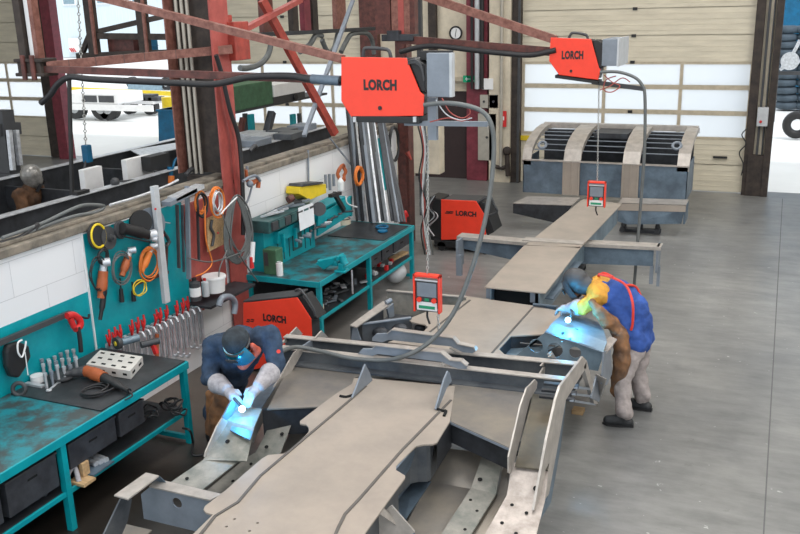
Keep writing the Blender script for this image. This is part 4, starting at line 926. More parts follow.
q = MB(); q.prism([X2(302,186.5,-6.08), X2(324,183.5,-6.08), X2(323,182,-6.08), X2(303,184,-6.08)], (-.22,0,0)); q.build('case_contents', 'dgrey', t)
one(MB().box(X2(312,208,-6.3), X2(312,208,-6.3)+V((.25,.6,.02))), 'wall_bracket', 'teal', 'small teal shelf under the yellow tool case', 'shelf')
coil_args = []
def coil2(px, py, X, R_, r, m, lb, n=4):
    q = MB(); c = at(px, py, X=X)
    for k in range(n): f = 1+random.uniform(-.2,.2); q.tube([c+V((random.uniform(-.02,.02), math.cos(a)*R_*f, math.sin(a)*R_*f)) for a in [2*PI*i/10 for i in range(10)]], r, 6, 3, True)
    one(q, 'coiled_cable', m, lb, 'coiled cable')
coil2(342,173,-6.15,.11,.018,'bosch','orange-brown hose coil left of the orange tools over the far bench'); coil2(359,176,-6.1,.13,.016,'orange','tangled orange cable right of the hose coil over the far bench',5)
p = X2(341,190,-6.1); q = MB(); q.cyl(p, p+V((0,0,.13)), .05); q.cyl(p+V((0,0,.13)), p+V((0,0,.19)), .05, 14, .015); one(q, 'glue_bottle', 'white', 'white bottle with a pink band beside the orange coil', 'bottle')
for k, (x, y, h) in enumerate(((326,182,.2), (330,184,.24), (334,180,.18))):
    p = X2(x, y+6, -6.12); q = MB(); q.cyl(p, p+V((0,0,h)), .022); one(q, 'file_tool', 'grey', 'grey tool upright in the holder right of the yellow case', 'hand tool', 'upright tools right of the yellow case')
q = MB(); q.bar(X2(334,193,-5.95), X2(344,210,-5.95), .05, .06); q.bar(X2(330,196,-5.95), X2(340,193,-5.95), .06, .05); one(q, 'cordless_tool', 'black', 'black cordless tool hanging on the teal rack panel', 'power tool')
q = MB(); q.cyl(X2(319,209,-5.96), X2(319,209,-5.9), .1, 18); one(q, 'grinder_disc', 'dgrey', 'dark round disc hanging right of the paper sheet', 'disc')
q = MB(); q.tube([X2(346,196,-5.9), X2(347,203,-5.9), X2(353,206,-5.9), X2(357,207,-5.9)], .012, 6); one(q, 'bent_pipe', 'white', 'thin white bent pipe at the end of the teal rack', 'pipe')
p = at(344, 224, Z=ZT); t = thing('tin', 'cream round tin with a dark rim on the far bench', 'tin', p); MB().cyl(p, p+V((0,0,.09)), .11, 22).build('tin_body', 'plaster', t); MB().ring(p+V((0,0,.09)), (0,0,1), .1, .012).build('tin_rim', 'dgrey', t)
# vice
p = at(346, 272, Z=ZT); t = thing('bench_vice', 'teal bench vice near the front edge of the far bench', 'vice', p)
q = MB(); q.box(p+V((-.14,-.08,0)), p+V((.02,.08,.03))); q.box(p+V((-.09,-.05,.03)), p+V((-.02,.05,.12))); q.build('vice_base', 'teal', t, .01)
q = MB(); q.tube([p+V((.0,0,.1)), p+V((-.03,0,.15)), p+V((-.05,0,.22))], .05, 10); q.box(p+V((-.1,-.09,.17)), p+V((-.06,.09,.23))); q.build('fixed_jaw', 'teal', t, .008)
q = MB(); q.box(p+V((-.4,-.05,.08)), p+V((-.1,.05,.14))); q.prism([p+V((-.42,-.07,.1)), p+V((-.3,-.07,.02)), p+V((-.14,-.07,.12)), p+V((-.14,-.07,.2)), p+V((-.3,-.07,.16))], (0,.14,0)); q.build('sliding_jaw', 'teal', t, .01)
q = MB(); q.cyl(p+V((.07,.03,-.3)), p+V((.07,.03,.02)), .012); q.build('vice_handle', 'galv', t)
p = at(382, 228, Z=ZT+.02); q = MB(); q.ring(p+V((0,0,.02)), (0,0,1), .09, .018); q.cyl(p+V((.1,-.2,.0)), p+V((.1,-.2,.02)), .08); one(q, 'wire_roll', 'tealb', 'small blue-grey wire roll on the dark far end of the bench', 'wire roll')
t = thing('oil_can', 'green metal canister with a grille standing on the near end of the far bench', 'canister', (-6.0,9.62,ZT))
p = V((-6.0, 9.62, ZT)); MB().box(p+V((-.1,-.08,0)), p+V((.1,.1,.34))).build('canister_body', 'green', t, .01); bx(t, 'grille', 'dgrey', p+V((-.08,-.085,.12)), p+V((-.02,-.078,.3)), 0)
p = V((-5.87, 9.56, ZT)); t = thing('paper_roll', 'white upright roll in front of the green canister', 'roll', p); MB().cyl(p, p+V((0,0,.17)), .045, 18).build('roll', 'white', t); MB().cyl(p+V((0,0,.17)), p+V((0,0,.185)), .03, 14).build('roll_cap', 'lgrey', t)
q = MB(); q.cyl(X2(252,262,-5.9), X2(253,242,-5.9), .03); one(q, 'hand_lamp', 'white', 'white hand lamp hanging beside the green canister', 'lamp')
q = MB(); q.cyl(X2(252,268,-5.9), X2(251,257,-5.9), .03, 10, .02); one(q, 'lamp_handle', 'red', 'red handle of the lamp hanging beside the green canister', 'handle')
for i in range(46):
    p = at(352+random.uniform(-22,18), 292+random.uniform(-8,8), Z=.38)
    y = 9.6+random.random()*1.3; p = V((XF-.12-random.random()*.4, y, .38+random.random()*.04)); q = MB(); q.bar(p+V((0,0,.015)), p+V((random.uniform(-.15,.15), random.uniform(-.2,.2), .03)), random.uniform(.02,.07), .02)
    one(q, 'scrap_part', random.choice(['grey','dgrey','steelb','galv']), 'grey scrap metal piece heaped on the lower shelf of the far bench', 'scrap part', 'scrap on the far bench shelf')
for i in range(10):
    p = V((XF-.08-random.random()*.25, 11.1+random.random()*1.0, .38)); q = MB(); q.box(p, p+V((.05,.06,random.uniform(.03,.09))))
    one(q, 'small_box', random.choice(['red','white','dgrey','lgrey']), 'small red, white or grey box on the right half of the far bench shelf', 'box', 'small boxes on the far bench shelf', .004)
p = V((XF-.15, 12.2, .0)); q = MB(); q.sphere(p+V((0,0,.2)), .17, 14, 9, (1.0,1.3,.95)); one(q, 'plastic_sack', 'lgrey', 'pale bulging sack on the floor under the far end of the far bench', 'sack')
p = V((XF-.2, 12.15, .42)); q = MB(); q.bar(p, p+V((.1,.35,.04)), .12, .03); one(q, 'wood_offcut', 'wood', 'pale wooden offcut on the shelf at the far end of the far bench', 'wood offcut')
p = at(327,330-21,Z=.38); one(MB().box(V((XF-.12,9.62,.38)), V((XF-.07,9.67,.5))), 'wood_offcut', 'plaster', 'small cream block standing by the near leg of the far bench', 'block')
# leaning steel bars
for i, (xb, yb_, xt, yt, r, m) in enumerate(((357,221,346,100,.02,'dgrey'),(363,221,351,100,.03,'steeld'),(374,223,359,98,.03,'grey'),(380,223,364,98,.02,'galv'),(386,222,369,98,.03,'steelb'),(396,222,378,105,.03,'steeld'),(402,222,383,118,.025,'steeld'),(360,220,349,100,.035,'grey'), (366,221,353,100,.022,'galv'), (371,222,357,100,.035,'steeld'), (377,222,362,98,.03,'steelb'), (383,221,367,98,.035,'dgrey'), (388,221,371,100,.016,'galv'), (393,221,376,100,.035,'steeld'), (399,222,380,110,.018,'grey'), (405,222,386,128,.018,'dgrey'))):
    a = at(xb, yb_, Z=ZT+.02); b = at(xt, yt, X=XW+.1); q = MB(); q.bar(a, b, r*1.7, r*1.3)
    one(q, 'leaning_steel_bar', m, 'long steel bar leaning on the wall from the far end of the far bench', 'steel bar', 'steel bars leaning at the far bench')
q = MB(); q.bar(at(330,138,X=XW+.06), at(352,166,X=XW+.1), .02, .02); one(q, 'short_rod', 'grey', 'thin rod leaning against the white wall left of the steel bars', 'rod')
q = MB(); q.cyl(at(308,150,X=XW+.03), at(308.5,184,X=XW+.03), .015); one(q, 'wall_conduit', 'grey', 'thin grey conduit running down the white wall above the yellow case', 'conduit')
# wall end
q = MB(); c = at(394,144,X=XW+.08)
for k in range(4): q.tube([c+V((random.uniform(-.02,.02), math.cos(a)*.2, math.sin(a)*.3)) for a in [2*PI*i/12 for i in range(12)]], .018, 6, 2, True)
one(q, 'hose_coil', 'cable', 'black hose coil hanging on the wall end near the red column', 'hose coil')
q = MB(); q.box((-6.34, 14.62, 0), (-6.12, 14.85, 6.5)); q.box((-6.3, 14.6, 0), (-6.16, 14.62, 6.5)); one(q, 'steel_column', 'rust', 'slim dark red steel column at the far end of the white wall', 'column')
p = at(407,152,X=-6.1); q = MB(); q.cyl(p, p+V((.08,0,-.14)), .05, 10, .02); one(q, 'red_plug', 'redb', 'orange-red plug hanging on the slim red column', 'plug')
q = MB(); q.tube(A([(405,222),(405,212),(407,216)], X=-5.7), .03); one(q, 'red_bottle', 'red', 'red handle tool at the far right corner of the far bench', 'hand tool')
a = at(409,173,Y=16.5); b = at(439,126,Y=16.5); t = thing('electrical_cabinet', 'cream electrical cabinet hung beside the slim red column', 'electrical cabinet', (a.x, 16.5, a.z))
MB().box((a.x, 16.5, a.z), (b.x, 16.8, b.z)).build('cabinet_body', 'plaster', t, .01); MB().box((a.x+.35, 16.49, a.z), (a.x+.36, 16.5, b.z)).build('door_gap', 'dgrey', t); bx(t, 'wall_post', 'dgrey', (a.x+.1, 16.8, 0), (a.x+.2, 16.9, 5.5), 0)
# cables draping down from the near feeder behind the far bench
for k, (dx, m) in enumerate(((0,'pink'), (3,'lgrey'), (-2,'cable'), (5,'hose'), (2,'white'))):
    pts = [(420+dx,126),(424+dx*.6,150),(421+dx,178),(425-dx,205),(423+dx,230),(428+dx,262),(426-dx*.5,290)]
    q = MB(); q.tube([at(x, y, Y=14.0) for x, y in pts], .014, 6, 5)
    one(q, 'hanging_cable', m, ['pinkish','pale grey','black','dark grey','white'][k]+' cable hanging behind the control panel near the far bench', 'cable', 'cables hanging between bench and far power source')
# ================================================================ COLUMNS, SECOND BAY, OUTDOORS
XC = -6.3
t = thing('steel_column', 'wide rust-red steel column with a pink front flange standing in the low white wall', 'column', (-6.6, 9.27, 0))
q = MB(); q.box((XC-.02, 9.08, 0), (XC, 9.46, 9)); q.build('front_flange', 'pink', t, .003)
q = MB(); q.box((-6.97, 9.08, 2.25), (-6.95, 9.46, 9)); q.build('rear_flange', 'rustl', t, .003)
q = MB(); q.box((-6.95, 9.26, 2.25), (XC-.02, 9.28, 9)); q.box((-6.96, 9.24, 0), (XC-.02, 9.3, 2.2)); q.build('web', 'brown', t)
for k, y in enumerate((-6.86, -6.78, -6.70)): q = MB(); q.cyl((y, 9.2, 2.24), (y, 9.2, 9), .022); q.build('service_pipe', 'pipe', t)
q = MB(); q.box((XC-.3, 9.42, 3.62), (XC+.1, 9.75, 4.08)); q.box((XC-.25, 9.45, 4.08), (XC-.1, 9.7, 4.16)); q.build('bracket_box', 'redb', t, .01)
q = MB(); c = at(236,181,X=XC+.005); q.ring(c, (1,0,0), .05, .004, 20); q.build('flange_hole', 'brown', t)
q = MB(); q.bar(at(217,58,X=XC+.05), at(232,134,X=XC+.05), .03, .05); q.bar(at(232,134,X=XC+.05), at(238,200,X=XC+.05), .03, .05); q.build('cover_strip', 'pink', t)
q = MB(); q.tube([at(x, y, X=XC+.12) for x, y in ((216,55),(222,75),(230,110),(238,135),(241,160),(243,200),(243,235))], .028, 8); one(q, 'black_hose', 'cable', 'black hose running down beside the pink flange of the wide column', 'hose')
# hoses and clutter on the wall coping
for k, (pts, r, m, lb) in enumerate((([(2,238),(25,230),(45,222),(70,210),(85,205),(104,206),(96,212),(75,216),(50,224),(25,234)], .018, 'hose', 'thick grey hose doubled along the near wall coping'),
      ([(0,243),(18,238),(28,232),(38,224),(35,230)], .02, 'cable', 'black cable bunched at the left end of the wall coping'), ([(110,205),(140,196),(166,186),(178,180)], .015, 'galv', 'thin bright tube lying along the wall coping toward the wide column'))):
    q = MB(); q.tube([at(x, y, X=XW-.08) for x, y in pts], r, 8, 5); one(q, 'coping_hose', m, lb, 'hose')
for k in range(4):
    x, y = ((186,172), (198,168), (208,164), (250,148))[k]; p = at(x, y+3, Z=2.24); q = MB(); q.tube([p, p+V((.02,.1,.06)), p+V((.0,.18,.02))], .03, 6)
    one(q, 'pipe_fitting', 'dgrey', 'dark pipe fitting resting on the wall coping near the wide column', 'fitting', 'fittings on the wall coping')
# second chassis beyond the wall
t = thing('second_chassis', 'long black steel frame with pale top edges beyond the low white wall', 'chassis', (-10.3, 10, 0))
def rail2(X, y0, y1, z, h, name):
    q = MB(); q.box((X-.08, y0, z-.015), (X+.08, y1, z)); q.build('top_flange', 'galv', t, .003)
    q = MB(); q.box((X-.01, y0, z-h), (X+.01, y1, z-.015)); q.build('rail_web', 'steeld', t); q = MB(); q.box((X-.08, y0, z-h-.015), (X+.08, y1, z-h)); q.build('bottom_flange', 'steeld', t)
rail2(-9.2, 5.0, 17.5, 1.73, .5, ''); rail2(-11.4, 5.0, 15.2, 1.73, .55, '')
for y in (6.2, 10.4, 12.2, 14.9): MB().box((-11.39, y-.03, 1.25), (-9.21, y+.03, 1.6)).build('cross_web', 'steeld', t)
for x in (-9.2, -11.4):
    for y in (5.6, 9, 12.5, 15): MB().box((x-.08, y-.08, 0), (x+.08, y+.08, 1.22)).build('trestle_leg', 'steeld', t)
q = MB(); q.prism([at(130,150,Z=1.72), at(180,142,Z=1.72), at(180,148,Z=1.72), at(142,156,Z=1.72)], (0,0,-.015)); q.build('corner_plate', 'galv', t)
for k, (x0, y0, x1, y1) in enumerate(((86,176,103,190), (128,166,153,179))):
    a = at(x0, y1, X=-9.5); b = at(x1, y0, X=-9.5); q = MB(); q.box((-9.6, a.y, 1.6), (-9.5, b.y, a.z+.3))
    one(q, 'white_carton', 'white', ['square white carton on the black frame nearest the background welder', 'white and black carton on the black frame near the wide column'][k], 'carton', bev=.004)
    if k: q = MB(); q.box((-9.49, a.y+.35, 1.75), (-9.3, b.y+.2, a.z+.3)); one(q, 'black_case', 'black', 'black case in front of the white carton near the wide column', 'case')
t = thing('blue_grinder', 'blue and orange angle grinder on the black frame left of the wide column', 'grinder', at(170,184,X=-9.2))
p = at(170,183,X=-9.2); q = MB(); q.tube([p, p+V((0,.02,.12))], .07, 10); q.build('grinder_body', 'orange', t); q = MB(); q.tube([p+V((0,.02,.12)), p+V((0,.05,.26))], .05, 10); q.tube([p+V((0,.1,.2)), p+V((0,.2,.35)), p+V((0,.4,.38)), p+V((0,.5,.1))], .02, 6); q.build('grinder_grip', 'tealb', t)
q = MB(); p = at(115,182,X=-9.2); q.sphere(p, .07); q.bar(p, at(135,180,X=-9.2), .025, .025); one(q, 'lever_clamp', 'dgrey', 'black lever clamp with a round head on the black frame', 'clamp')
q = MB(); p = at(80,195,X=-9.2); q.box(p-V((.05,.1,.0)), p+V((.05,.15,.06))); one(q, 'small_clamp', 'black', 'small black clamp on the pale frame edge below the hoist hook', 'clamp')
# hoist control and hook
t = thing('chain_hoist_control', 'teal pendant control hanging on a chain with a hook over the black frame', 'hoist control', at(84,180,X=-10.2))
def chain(q, a, b, step=.035, r=.006, w=.014):
    a, b = V(a), V(b); d = (b-a).normalized(); n = int((b-a).length/step); x = d.orthogonal().normalized(); z = d.cross(x)
    for i in range(n):
        c = a+d*(i+.5)*step; u = x if i % 2 else z
        q.tube([c+d*.5*step*1.25, c+u*w, c-d*.5*step*1.25, c-u*w], r, 4, 1, True)
q = MB(); chain(q, at(78,0,X=-10.2), at(86,150,X=-10.2), .06, .01, .022); q.build('chain', 'chain', t)
q = MB(); p = at(87,153,X=-10.2); q.box(p-V((.06,.06,.15)), p+V((.06,.06,.13))); q.build('control_body', 'tealb', t, .015)
q = MB(); q.tube([at(x, y, X=-10.2) for x, y in ((86,160),(84,174),(88,176),(87,182),(83,181),(82,178))], .018, 6); q.build('hook', 'dgrey', t)
q = MB(); q.cyl(at(69,70,X=-9.3), at(72,196,X=-9.3), .03); one(q, 'black_rod', 'black', 'upright black rod beside the background welder', 'rod')
# dark machinery by the left edge
t = thing('dark_stand', 'dark machine stand with two pale bars at the left edge', 'machine stand', at(10,172,X=-12))
q = MB(); q.bar(at(2,110,X=-12), at(10,172,X=-12), .25, .25); q.bar(at(-4,130,X=-12), at(18,128,X=-12), .15, .2); q.build('body', 'dgrey', t); q = MB(); q.bar(at(9,130,X=-11.8), at(13,170,X=-11.8), .07, .07); q.build('pale_bar', 'galv', t); q = MB(); q.bar(at(16,130,X=-11.8), at(20,165,X=-11.8), .07, .07); q.build('pale_bar', 'galv', t)
a = at(10,172,X=-12); q = MB(); q.box((a.x-.2,a.y-.15,0),(a.x+.2,a.y+.15,a.z)); q.build('base', 'dgrey', t)
# machine bench behind the column
XM = -10.5
def X5(x, y): return at(x, y, X=XM)
a = X5(233,112); b = X5(328,108)
t = thing('machine_rack', 'tall frame on teal legs carrying machines seen above the white wall', 'frame', (XM, (a.y+b.y)/2, 0))
q = MB(); q.box((XM-.9, a.y, a.z-.05), (XM, b.y, a.z)); q.build('frame_top', 'dgrey', t)
for x in (252, 294): p = X5(x,112); q = MB(); q.box((XM-.08, p.y-.08, 0), (XM, p.y+.08, p.z-.05)); q.build('leg', 'teal', t)
for x in (234, 275, 327): p = X5(x,112); q = MB(); q.box((XM-.84, p.y-.05, 0), (XM-.76, p.y+.05, p.z-.05)); q.build('leg', 'dgrey', t)
a1 = X5(233,112); a2 = X5(272,80); q = MB(); q.box((XM-.8, a1.y, a.z), (XM, a2.y, a2.z)); o = one(q, 'green_machine_box', 'green', 'large green steel box on the tall frame left of the silver machine', 'machine box', bev=.02)
q = MB(); q.box((XM-.9, a2.y+.1, a.z), (XM-.6, a2.y+.8, a2.z)); one(q, 'green_cabinet', 'green', 'smaller green cabinet behind the silver machine', 'cabinet')
a1 = X5(274,108); a2 = X5(309,88); t = thing('silver_machine', 'silver machine housing with a round black dial on the tall frame', 'machine', (XM-.2, (a1.y+a2.y)/2, a.z))
q = MB(); q.box((XM-.45, a1.y, a.z), (XM, a2.y-.2, a.z+.14)); q.build('lower_rail', 'dgrey', t, .01); q = MB(); q.box((XM-.4, a1.y, a.z+.14), (XM+.03, a2.y, a.z+.42)); q.build('housing', 'white', t, .02)
q = MB(); c = X5(294,97); q.cyl(c+V((.02,0,0)), c+V((.06,0,0)), .08, 18); q.build('dial', 'black', t)
q = MB(); q.bar(X5(265,140), X5(272,112), .15, .12); one(q, 'tilted_profile', 'steelb', 'dark blue tilted steel profile standing behind the wall coping', 'steel profile')
q = MB(); q.bar(X5(238,145), X5(243,118), .1, .1); one(q, 'rust_profile', 'rust', 'rusty steel profile standing just right of the pink column flange', 'steel profile')
for k, (x, y) in enumerate(((255,145), (262,140), (283,135), (302,130), (250,138), (290,138))):
    p = at(x, y, Z=1.73); q = MB(); q.box(p-V((.2,.3,.0)), p+V((.2,.3,.12))); one(q, 'steel_part', ['grey','galv','steelb'][k % 3], 'loose steel part on the frame beyond the wall, right of the wide column', 'steel part', 'loose parts beyond the wall', .01)
# second bay overhead truss and braces
XT = -8.2
def X6(x, y): return at(x, y, X=XT)
t = thing('overhead_truss', 'dark rusty overhead truss with upright posts and draped cables above the wall', 'truss', X6(310,35))
q = MB(); q.bar(X6(236,36), X6(386,28), .12, .07); q.build('bottom_chord', 'steeld', t)
for x, w, m in ((267,.16,'rust'), (294,.1,'brown'), (306,.12,'magenta'), (314,.1,'brown'), (340,.2,'rustl')):
    q = MB(); p = X6(x, 32); q.box((XT-.05, p.y-w, p.z), (XT+.05, p.y+w, 9)); q.build('post', m, t)
for l in ([(271,44),(268,55),(260,64),(248,68),(240,68)], [(300,52),(310,44),(316,35),(322,36)], [(322,40),(328,52),(334,48),(338,33)], [(341,52),(346,42),(352,34),(366,33),(372,40),(374,54)]):
    q = MB(); q.tube([X6(x, y) for x, y in l], .05, 8); q.build('draped_cable', 'hose', t)
q = MB(); q.bar(at(335,134,X=-6.46), at(262,0,X=-6.9), .09, .11); one(q, 'diagonal_brace', 'redb', 'bright red diagonal steel brace running down to the wall coping', 'brace')
q = MB(); q.bar(at(304,136,X=-6.5), at(353,0,X=-6.9), .06, .05); one(q, 'grey_brace', 'grey', 'grey diagonal flat bar crossing the bright red brace', 'brace')
q = MB(); q.bar(at(243,30,X=-6.7), at(300,0,X=-6.9), .09, .07); one(q, 'pink_brace', 'pink', 'faded red diagonal strut rising right from the column bracket box', 'brace')
# gantry left of the column with box and drum
YG = 12.5
def X7(x, y): return at(x, y, Y=YG)
t = thing('gantry_frame', 'rust-brown hanging gantry frame with two posts in front of the left open bay', 'gantry', X7(120,56))
for x in (96, 147): p = X7(x, 54); q = MB(); q.box((p.x-.09, YG-.08, p.z), (p.x+.05, YG+.08, 9)); q.build('post', 'brown', t); q = MB(); q.box((p.x+.05, YG-.1, p.z), (p.x+.1, YG-.06, 9)); q.build('post_edge', 'rustl', t)
for l, w in (([(81,56),(92,30)], .08), ([(100,31),(178,13)], .08), ([(99,36),(178,37)], .1), ([(78,56),(182,52)], .1)):
    q = MB(); q.bar(X7(*l[0]), X7(*l[1]), w, w); q.build('beam', 'brown', t)
q = MB(); p = X7(100,55); p2 = X7(150,52); q.box((p.x, YG+.08, p.z-.03), (p2.x, YG+.9, p.z)); q.build('gantry_deck', 'steeld', t)
a = X7(103,54); b = X7(127,38); q = MB(); q.box((a.x, YG+.15, a.z), (b.x, YG+.6, b.z)); one(q, 'brown_case', 'rust', 'rust-brown box standing on the hanging gantry left of the blue drum', 'box')
p = X7(136,54); q = MB(); q.cyl((p.x, YG+.4, p.z), (p.x, YG+.4, p.z+.22), .13, 20); q.ring((p.x, YG+.4, p.z+.12), (0,0,1), .132, .008); one(q, 'blue_drum', 'tealb', 'blue drum standing on the hanging gantry', 'drum')
# ---------------- outdoors
M['haze'] = mat('pale_cladding', (.62,.7,.74), .7, 0, scale=2, var=.12, stretch=(6,6,.2))
M['glassb'] = mat('window_pane_dark', (.22,.32,.38), .2, 0, var=.2)
t = thing('office_building', 'pale blue-white building with window columns beyond the left open bay', 'building', (-68, 75, 0))
MB().box((-95, 74, 0), (-38, 90, 18)).build('wall', 'haze', t)
for i in range(9):
    x = -78+i*4.4
    for z in (5.2, 7.6, 10.0, 12.4):
        q = MB(); q.box((x, 73.9, z), (x+1.7, 74, z+1.7)); f = q.build('window_frame', 'white', t)
        q = MB(); q.box((x+.15, 73.85, z+.15), (x+1.55, 73.92, z+1.55)); q.build('pane', 'glassb', f)
q = MB(); a = at(71,52,Y=73.8); b = at(79,38,Y=73.8); q.box((a.x,73.6,a.z),(b.x,73.8,b.z)); sg = q.build('sign_panel', 'white', t)
q = MB()
for i in range(3): q.bar((a.x+.1+i*.25,73.55,b.z-1.0), (a.x+.4+i*.25,73.55,b.z-1.4), .1, .04, (0,1,0))
q.build('sign_stripes', 'red', sg)
def wheel(par, c, r, w=.3, name='wheel'):
    q = MB(); q.cyl(c-V((0,w/2,0)), c+V((0,w/2,0)), r, 24); o = q.build(name, 'black', par, .03); q = MB(); q.cyl(c-V((0,w/2+.01,0)), c-V((0,w/2-.04,0)), r*.5, 18); q.build('rim', 'lgrey', o)
# parked truck and car bodies seen through the left bay
yv = 29.0
def X8(x, y, Y=yv): return at(x, y, Y=Y)
t = thing('flatbed_truck', 'white flatbed truck with dark side lockers parked outside the left bay', 'truck', (X8(90,118).x, yv, 0))
z0 = X8(90,104).z; z1 = X8(90,93).z
q = MB(); q.box((X8(55,100).x, yv, z0), (X8(118,100).x, yv+1.6, z1)); q.build('truck_body', 'white', t, .05)
q = MB(); q.box((X8(55,100).x, yv-.05, z0-.25), (X8(152,100).x, yv+.05, z0)); q.build('sill', 'white', t)
for x0, x1 in ((83,97), (99,114)): q = MB(); q.box((X8(x0,100).x, yv-.02, z0+.08), (X8(x1,100).x, yv, z1-.1)); q.build('side_locker', 'dgrey', t)
for x in (71, 97, 104): wheel(t, V((X8(x,112).x, yv+.35, .5)), .5)
yv2 = 31
t = thing('tool_trailer', 'low trailer with dark equipment parked right of the white truck', 'trailer', (X8(135,110,yv2).x, yv2, 0))
q = MB(); z = X8(135,104,yv2).z; q.box((X8(119,104,yv2).x, yv2, z), (X8(153,104,yv2).x, yv2+1.5, z+.12)); q.build('trailer_bed', 'white', t)
for i in range(5): x = X8(122+i*6,100,yv2).x; q = MB(); q.box((x, yv2+.1, z+.12), (x+.55, yv2+.6, z+.3+.1*(i % 2))); q.build('equipment_box', 'dgrey', t, .03)
for x in (125, 146): wheel(t, V((X8(x,104,yv2).x, yv2+.3, .35)), .35)
yv3 = 34
q = MB(); a = X8(70,89,yv3); b = X8(178,94,yv3); q.bar(a, V((b.x,yv3,b.z)), .15, .2, (0,0,1)); q.box((a.x,yv3-.05,0),(a.x+.15,yv3+.05,a.z)); q.box((b.x-.1,yv3-.05,0),(b.x,yv3+.05,b.z)); one(q, 'yellow_barrier', 'yellow', 'long yellow barrier rail behind the parked vehicles', 'barrier')
yv3 = 42
t = thing('parked_van', 'pale van far behind the yellow barrier', 'van', (X8(150,84,yv3).x, yv3, 0)); a = X8(120,89,yv3); b = X8(176,80,yv3)
q = MB(); q.box((a.x, yv3, .4), (b.x, yv3+2, b.z)); q.build('van_body', 'lgrey', t, .1); q = MB(); q.box((a.x+.6, yv3-.02, b.z-.6), (b.x-1, yv3, b.z-.2)); q.build('van_window', 'glassb', t); wheel(t, V((a.x+.8, yv3+.2, .35)), .35); wheel(t, V((b.x-.8, yv3+.2, .35)), .35)
a = X8(158,138,24); b = X8(177,110,24); t = thing('blue_container', 'dark blue steel skip standing just outside the left open bay', 'container', ((a.x+b.x)/2, 24, 0))
q = MB(); q.prism([V((a.x,24,0)), V((b.x,24,0)), V((b.x,24,b.z)), V((a.x+.1,24,b.z))], (0,1.2,0)); q.build('skip_body', 'tealb', t, .02); q = MB(); q.box((a.x+.05, 23.97, b.z-.06), (b.x, 25.2, b.z)); q.build('rim', 'tealb', t)
a = X8(178,100,26); q = MB(); q.cyl((a.x-.4,26,0), (a.x-.4,26,a.z+.1), .25); one(q, 'yellow_bollard', 'yellow', 'yellow bollard against the wide column edge outside', 'bollard')
# right: tyres and scrap outside
yt = 38.0
M['tyre'] = mat('bluish_tyre_rubber', (.06,.085,.11), .7, 0, scale=5, var=.3)
k = 0
for cx_ in (790, 812, 834):
    for i in range(11):
        p = at(cx_, 62-i*6.6, Y=yt+ (cx_ % 2)*.4); q = MB(); q.ring(V((p.x+random.uniform(-.05,.05), yt+random.uniform(-.05,.05), random.uniform(-.0,.02)+.16+i*.285 + (1.0 if 0 else 0))) , (0,0,1), .34, .14, 20, 8)
        q.v = [V((v.x, v.y, v.z)) for v in q.v]
        one(q, 'tyre', 'tyre', 'stacked tyre in the high blue-grey pile outside the right bay', 'tyre', 'tyres stacked outside the right bay'); k += 1
bld = MB(); bld.box((-.7, 44, 0), (14, 46, 12)); one(bld, 'blue_hall', 'tealb', 'dark blue building wall behind the tyre stacks', 'building')
a = at(776,72,Y=34); q = MB(); q.box((a.x-.1, 34, a.z-.1), (a.x+4, 34.2, a.z+.02)); q.box((a.x,34,0),(a.x+.1,34.2,a.z)); q.box((a.x+3.8,34,0),(a.x+3.9,34.2,a.z)); one(q, 'dark_beam', 'dgrey', 'dark horizontal beam in front of the tyre stacks', 'beam')
t = thing('machine_part', 'bright round machine part with bent arms on the dark beam outside', 'machine part', at(790,71,Y=34)); p = at(790,61,Y=34)
q = MB(); q.cyl(p-V((0,.1,0)), p+V((0,.1,0)), .3, 20); q.build('wheel_hub', 'galv', t); 
for l in ([(782,68),(786,62)], [(790,58),(795,50),(800,40)], [(793,68),(800,60)], [(786,66),(780,70)]): q = MB(); q.tube([at(x, y, Y=34) for x, y in l], .06, 6, 3); q.build('arm', 'galv', t)
p = at(801,86,Y=30); q = MB(); q.ring(V((p.x,30,.42)), (0,1,0), .3, .13); one(q, 'lone_tyre', 'black', 'single black tyre cut by the right edge outside', 'tyre')
# ================================================================ CRANE ARMS, WELDING MACHINES
YA = 8.0
def C(x, y, Y=YA): return at(x, y, Y=Y)
t = thing('boom_mast', 'brown mast with a pale strip and hinge block holding the left crane arm', 'mast', C(35,75))
q = MB(); a = C(27,58); q.box((a.x-.06, YA-.05, a.z), (a.x+.04, YA+.05, 9)); q.build('mast_post', 'brown', t); q = MB(); a = C(40,58); q.box((a.x-.03, YA-.05, a.z), (a.x+.03, YA+.05, 9)); q.build('mast_post', 'rustl', t)
q = MB(); a = C(34,58); q.box((a.x-.05, YA+.0, a.z), (a.x+.05, YA+.04, 9)); q.build('pale_strip', 'white', t)
q = MB(); a, b = C(25,74), C(46,60); q.box((a.x, YA-.1, a.z), (b.x, YA+.1, b.z)); q.box((a.x-.03, YA-.12, b.z-.02), (b.x+.05, YA+.12, b.z+.02)); q.box((a.x-.03, YA-.12, a.z-.02), (b.x+.05, YA+.12, a.z+.02)); q.build('hinge_block', 'brown', t, .01)
q = MB(); a = C(34,60); q.cyl(a+V((-.05,-.12,-.22)), a+V((-.05,-.12,.06)), .03); q.cyl(a+V((.09,-.12,-.22)), a+V((.09,-.12,.06)), .03); q.build('hinge_pin', 'rust', t)
t = thing('crane_arm', 'rusty red crane arm with stay carrying the near orange welding feeder', 'crane arm', C(60,70))
q = MB(); a, b = C(47,69), C(342,80); q.bar(a, b, .1, .075); q.build('lower_boom', 'rust', t)
q = MB(); q.bar(C(95,-4), C(343,59), .09, .075); q.build('stay', 'rustl', t)
q = MB(); q.bar(C(47,66), at(232,49,X=-6.2), .1, .1); q.build('upper_boom', 'rustl', t)
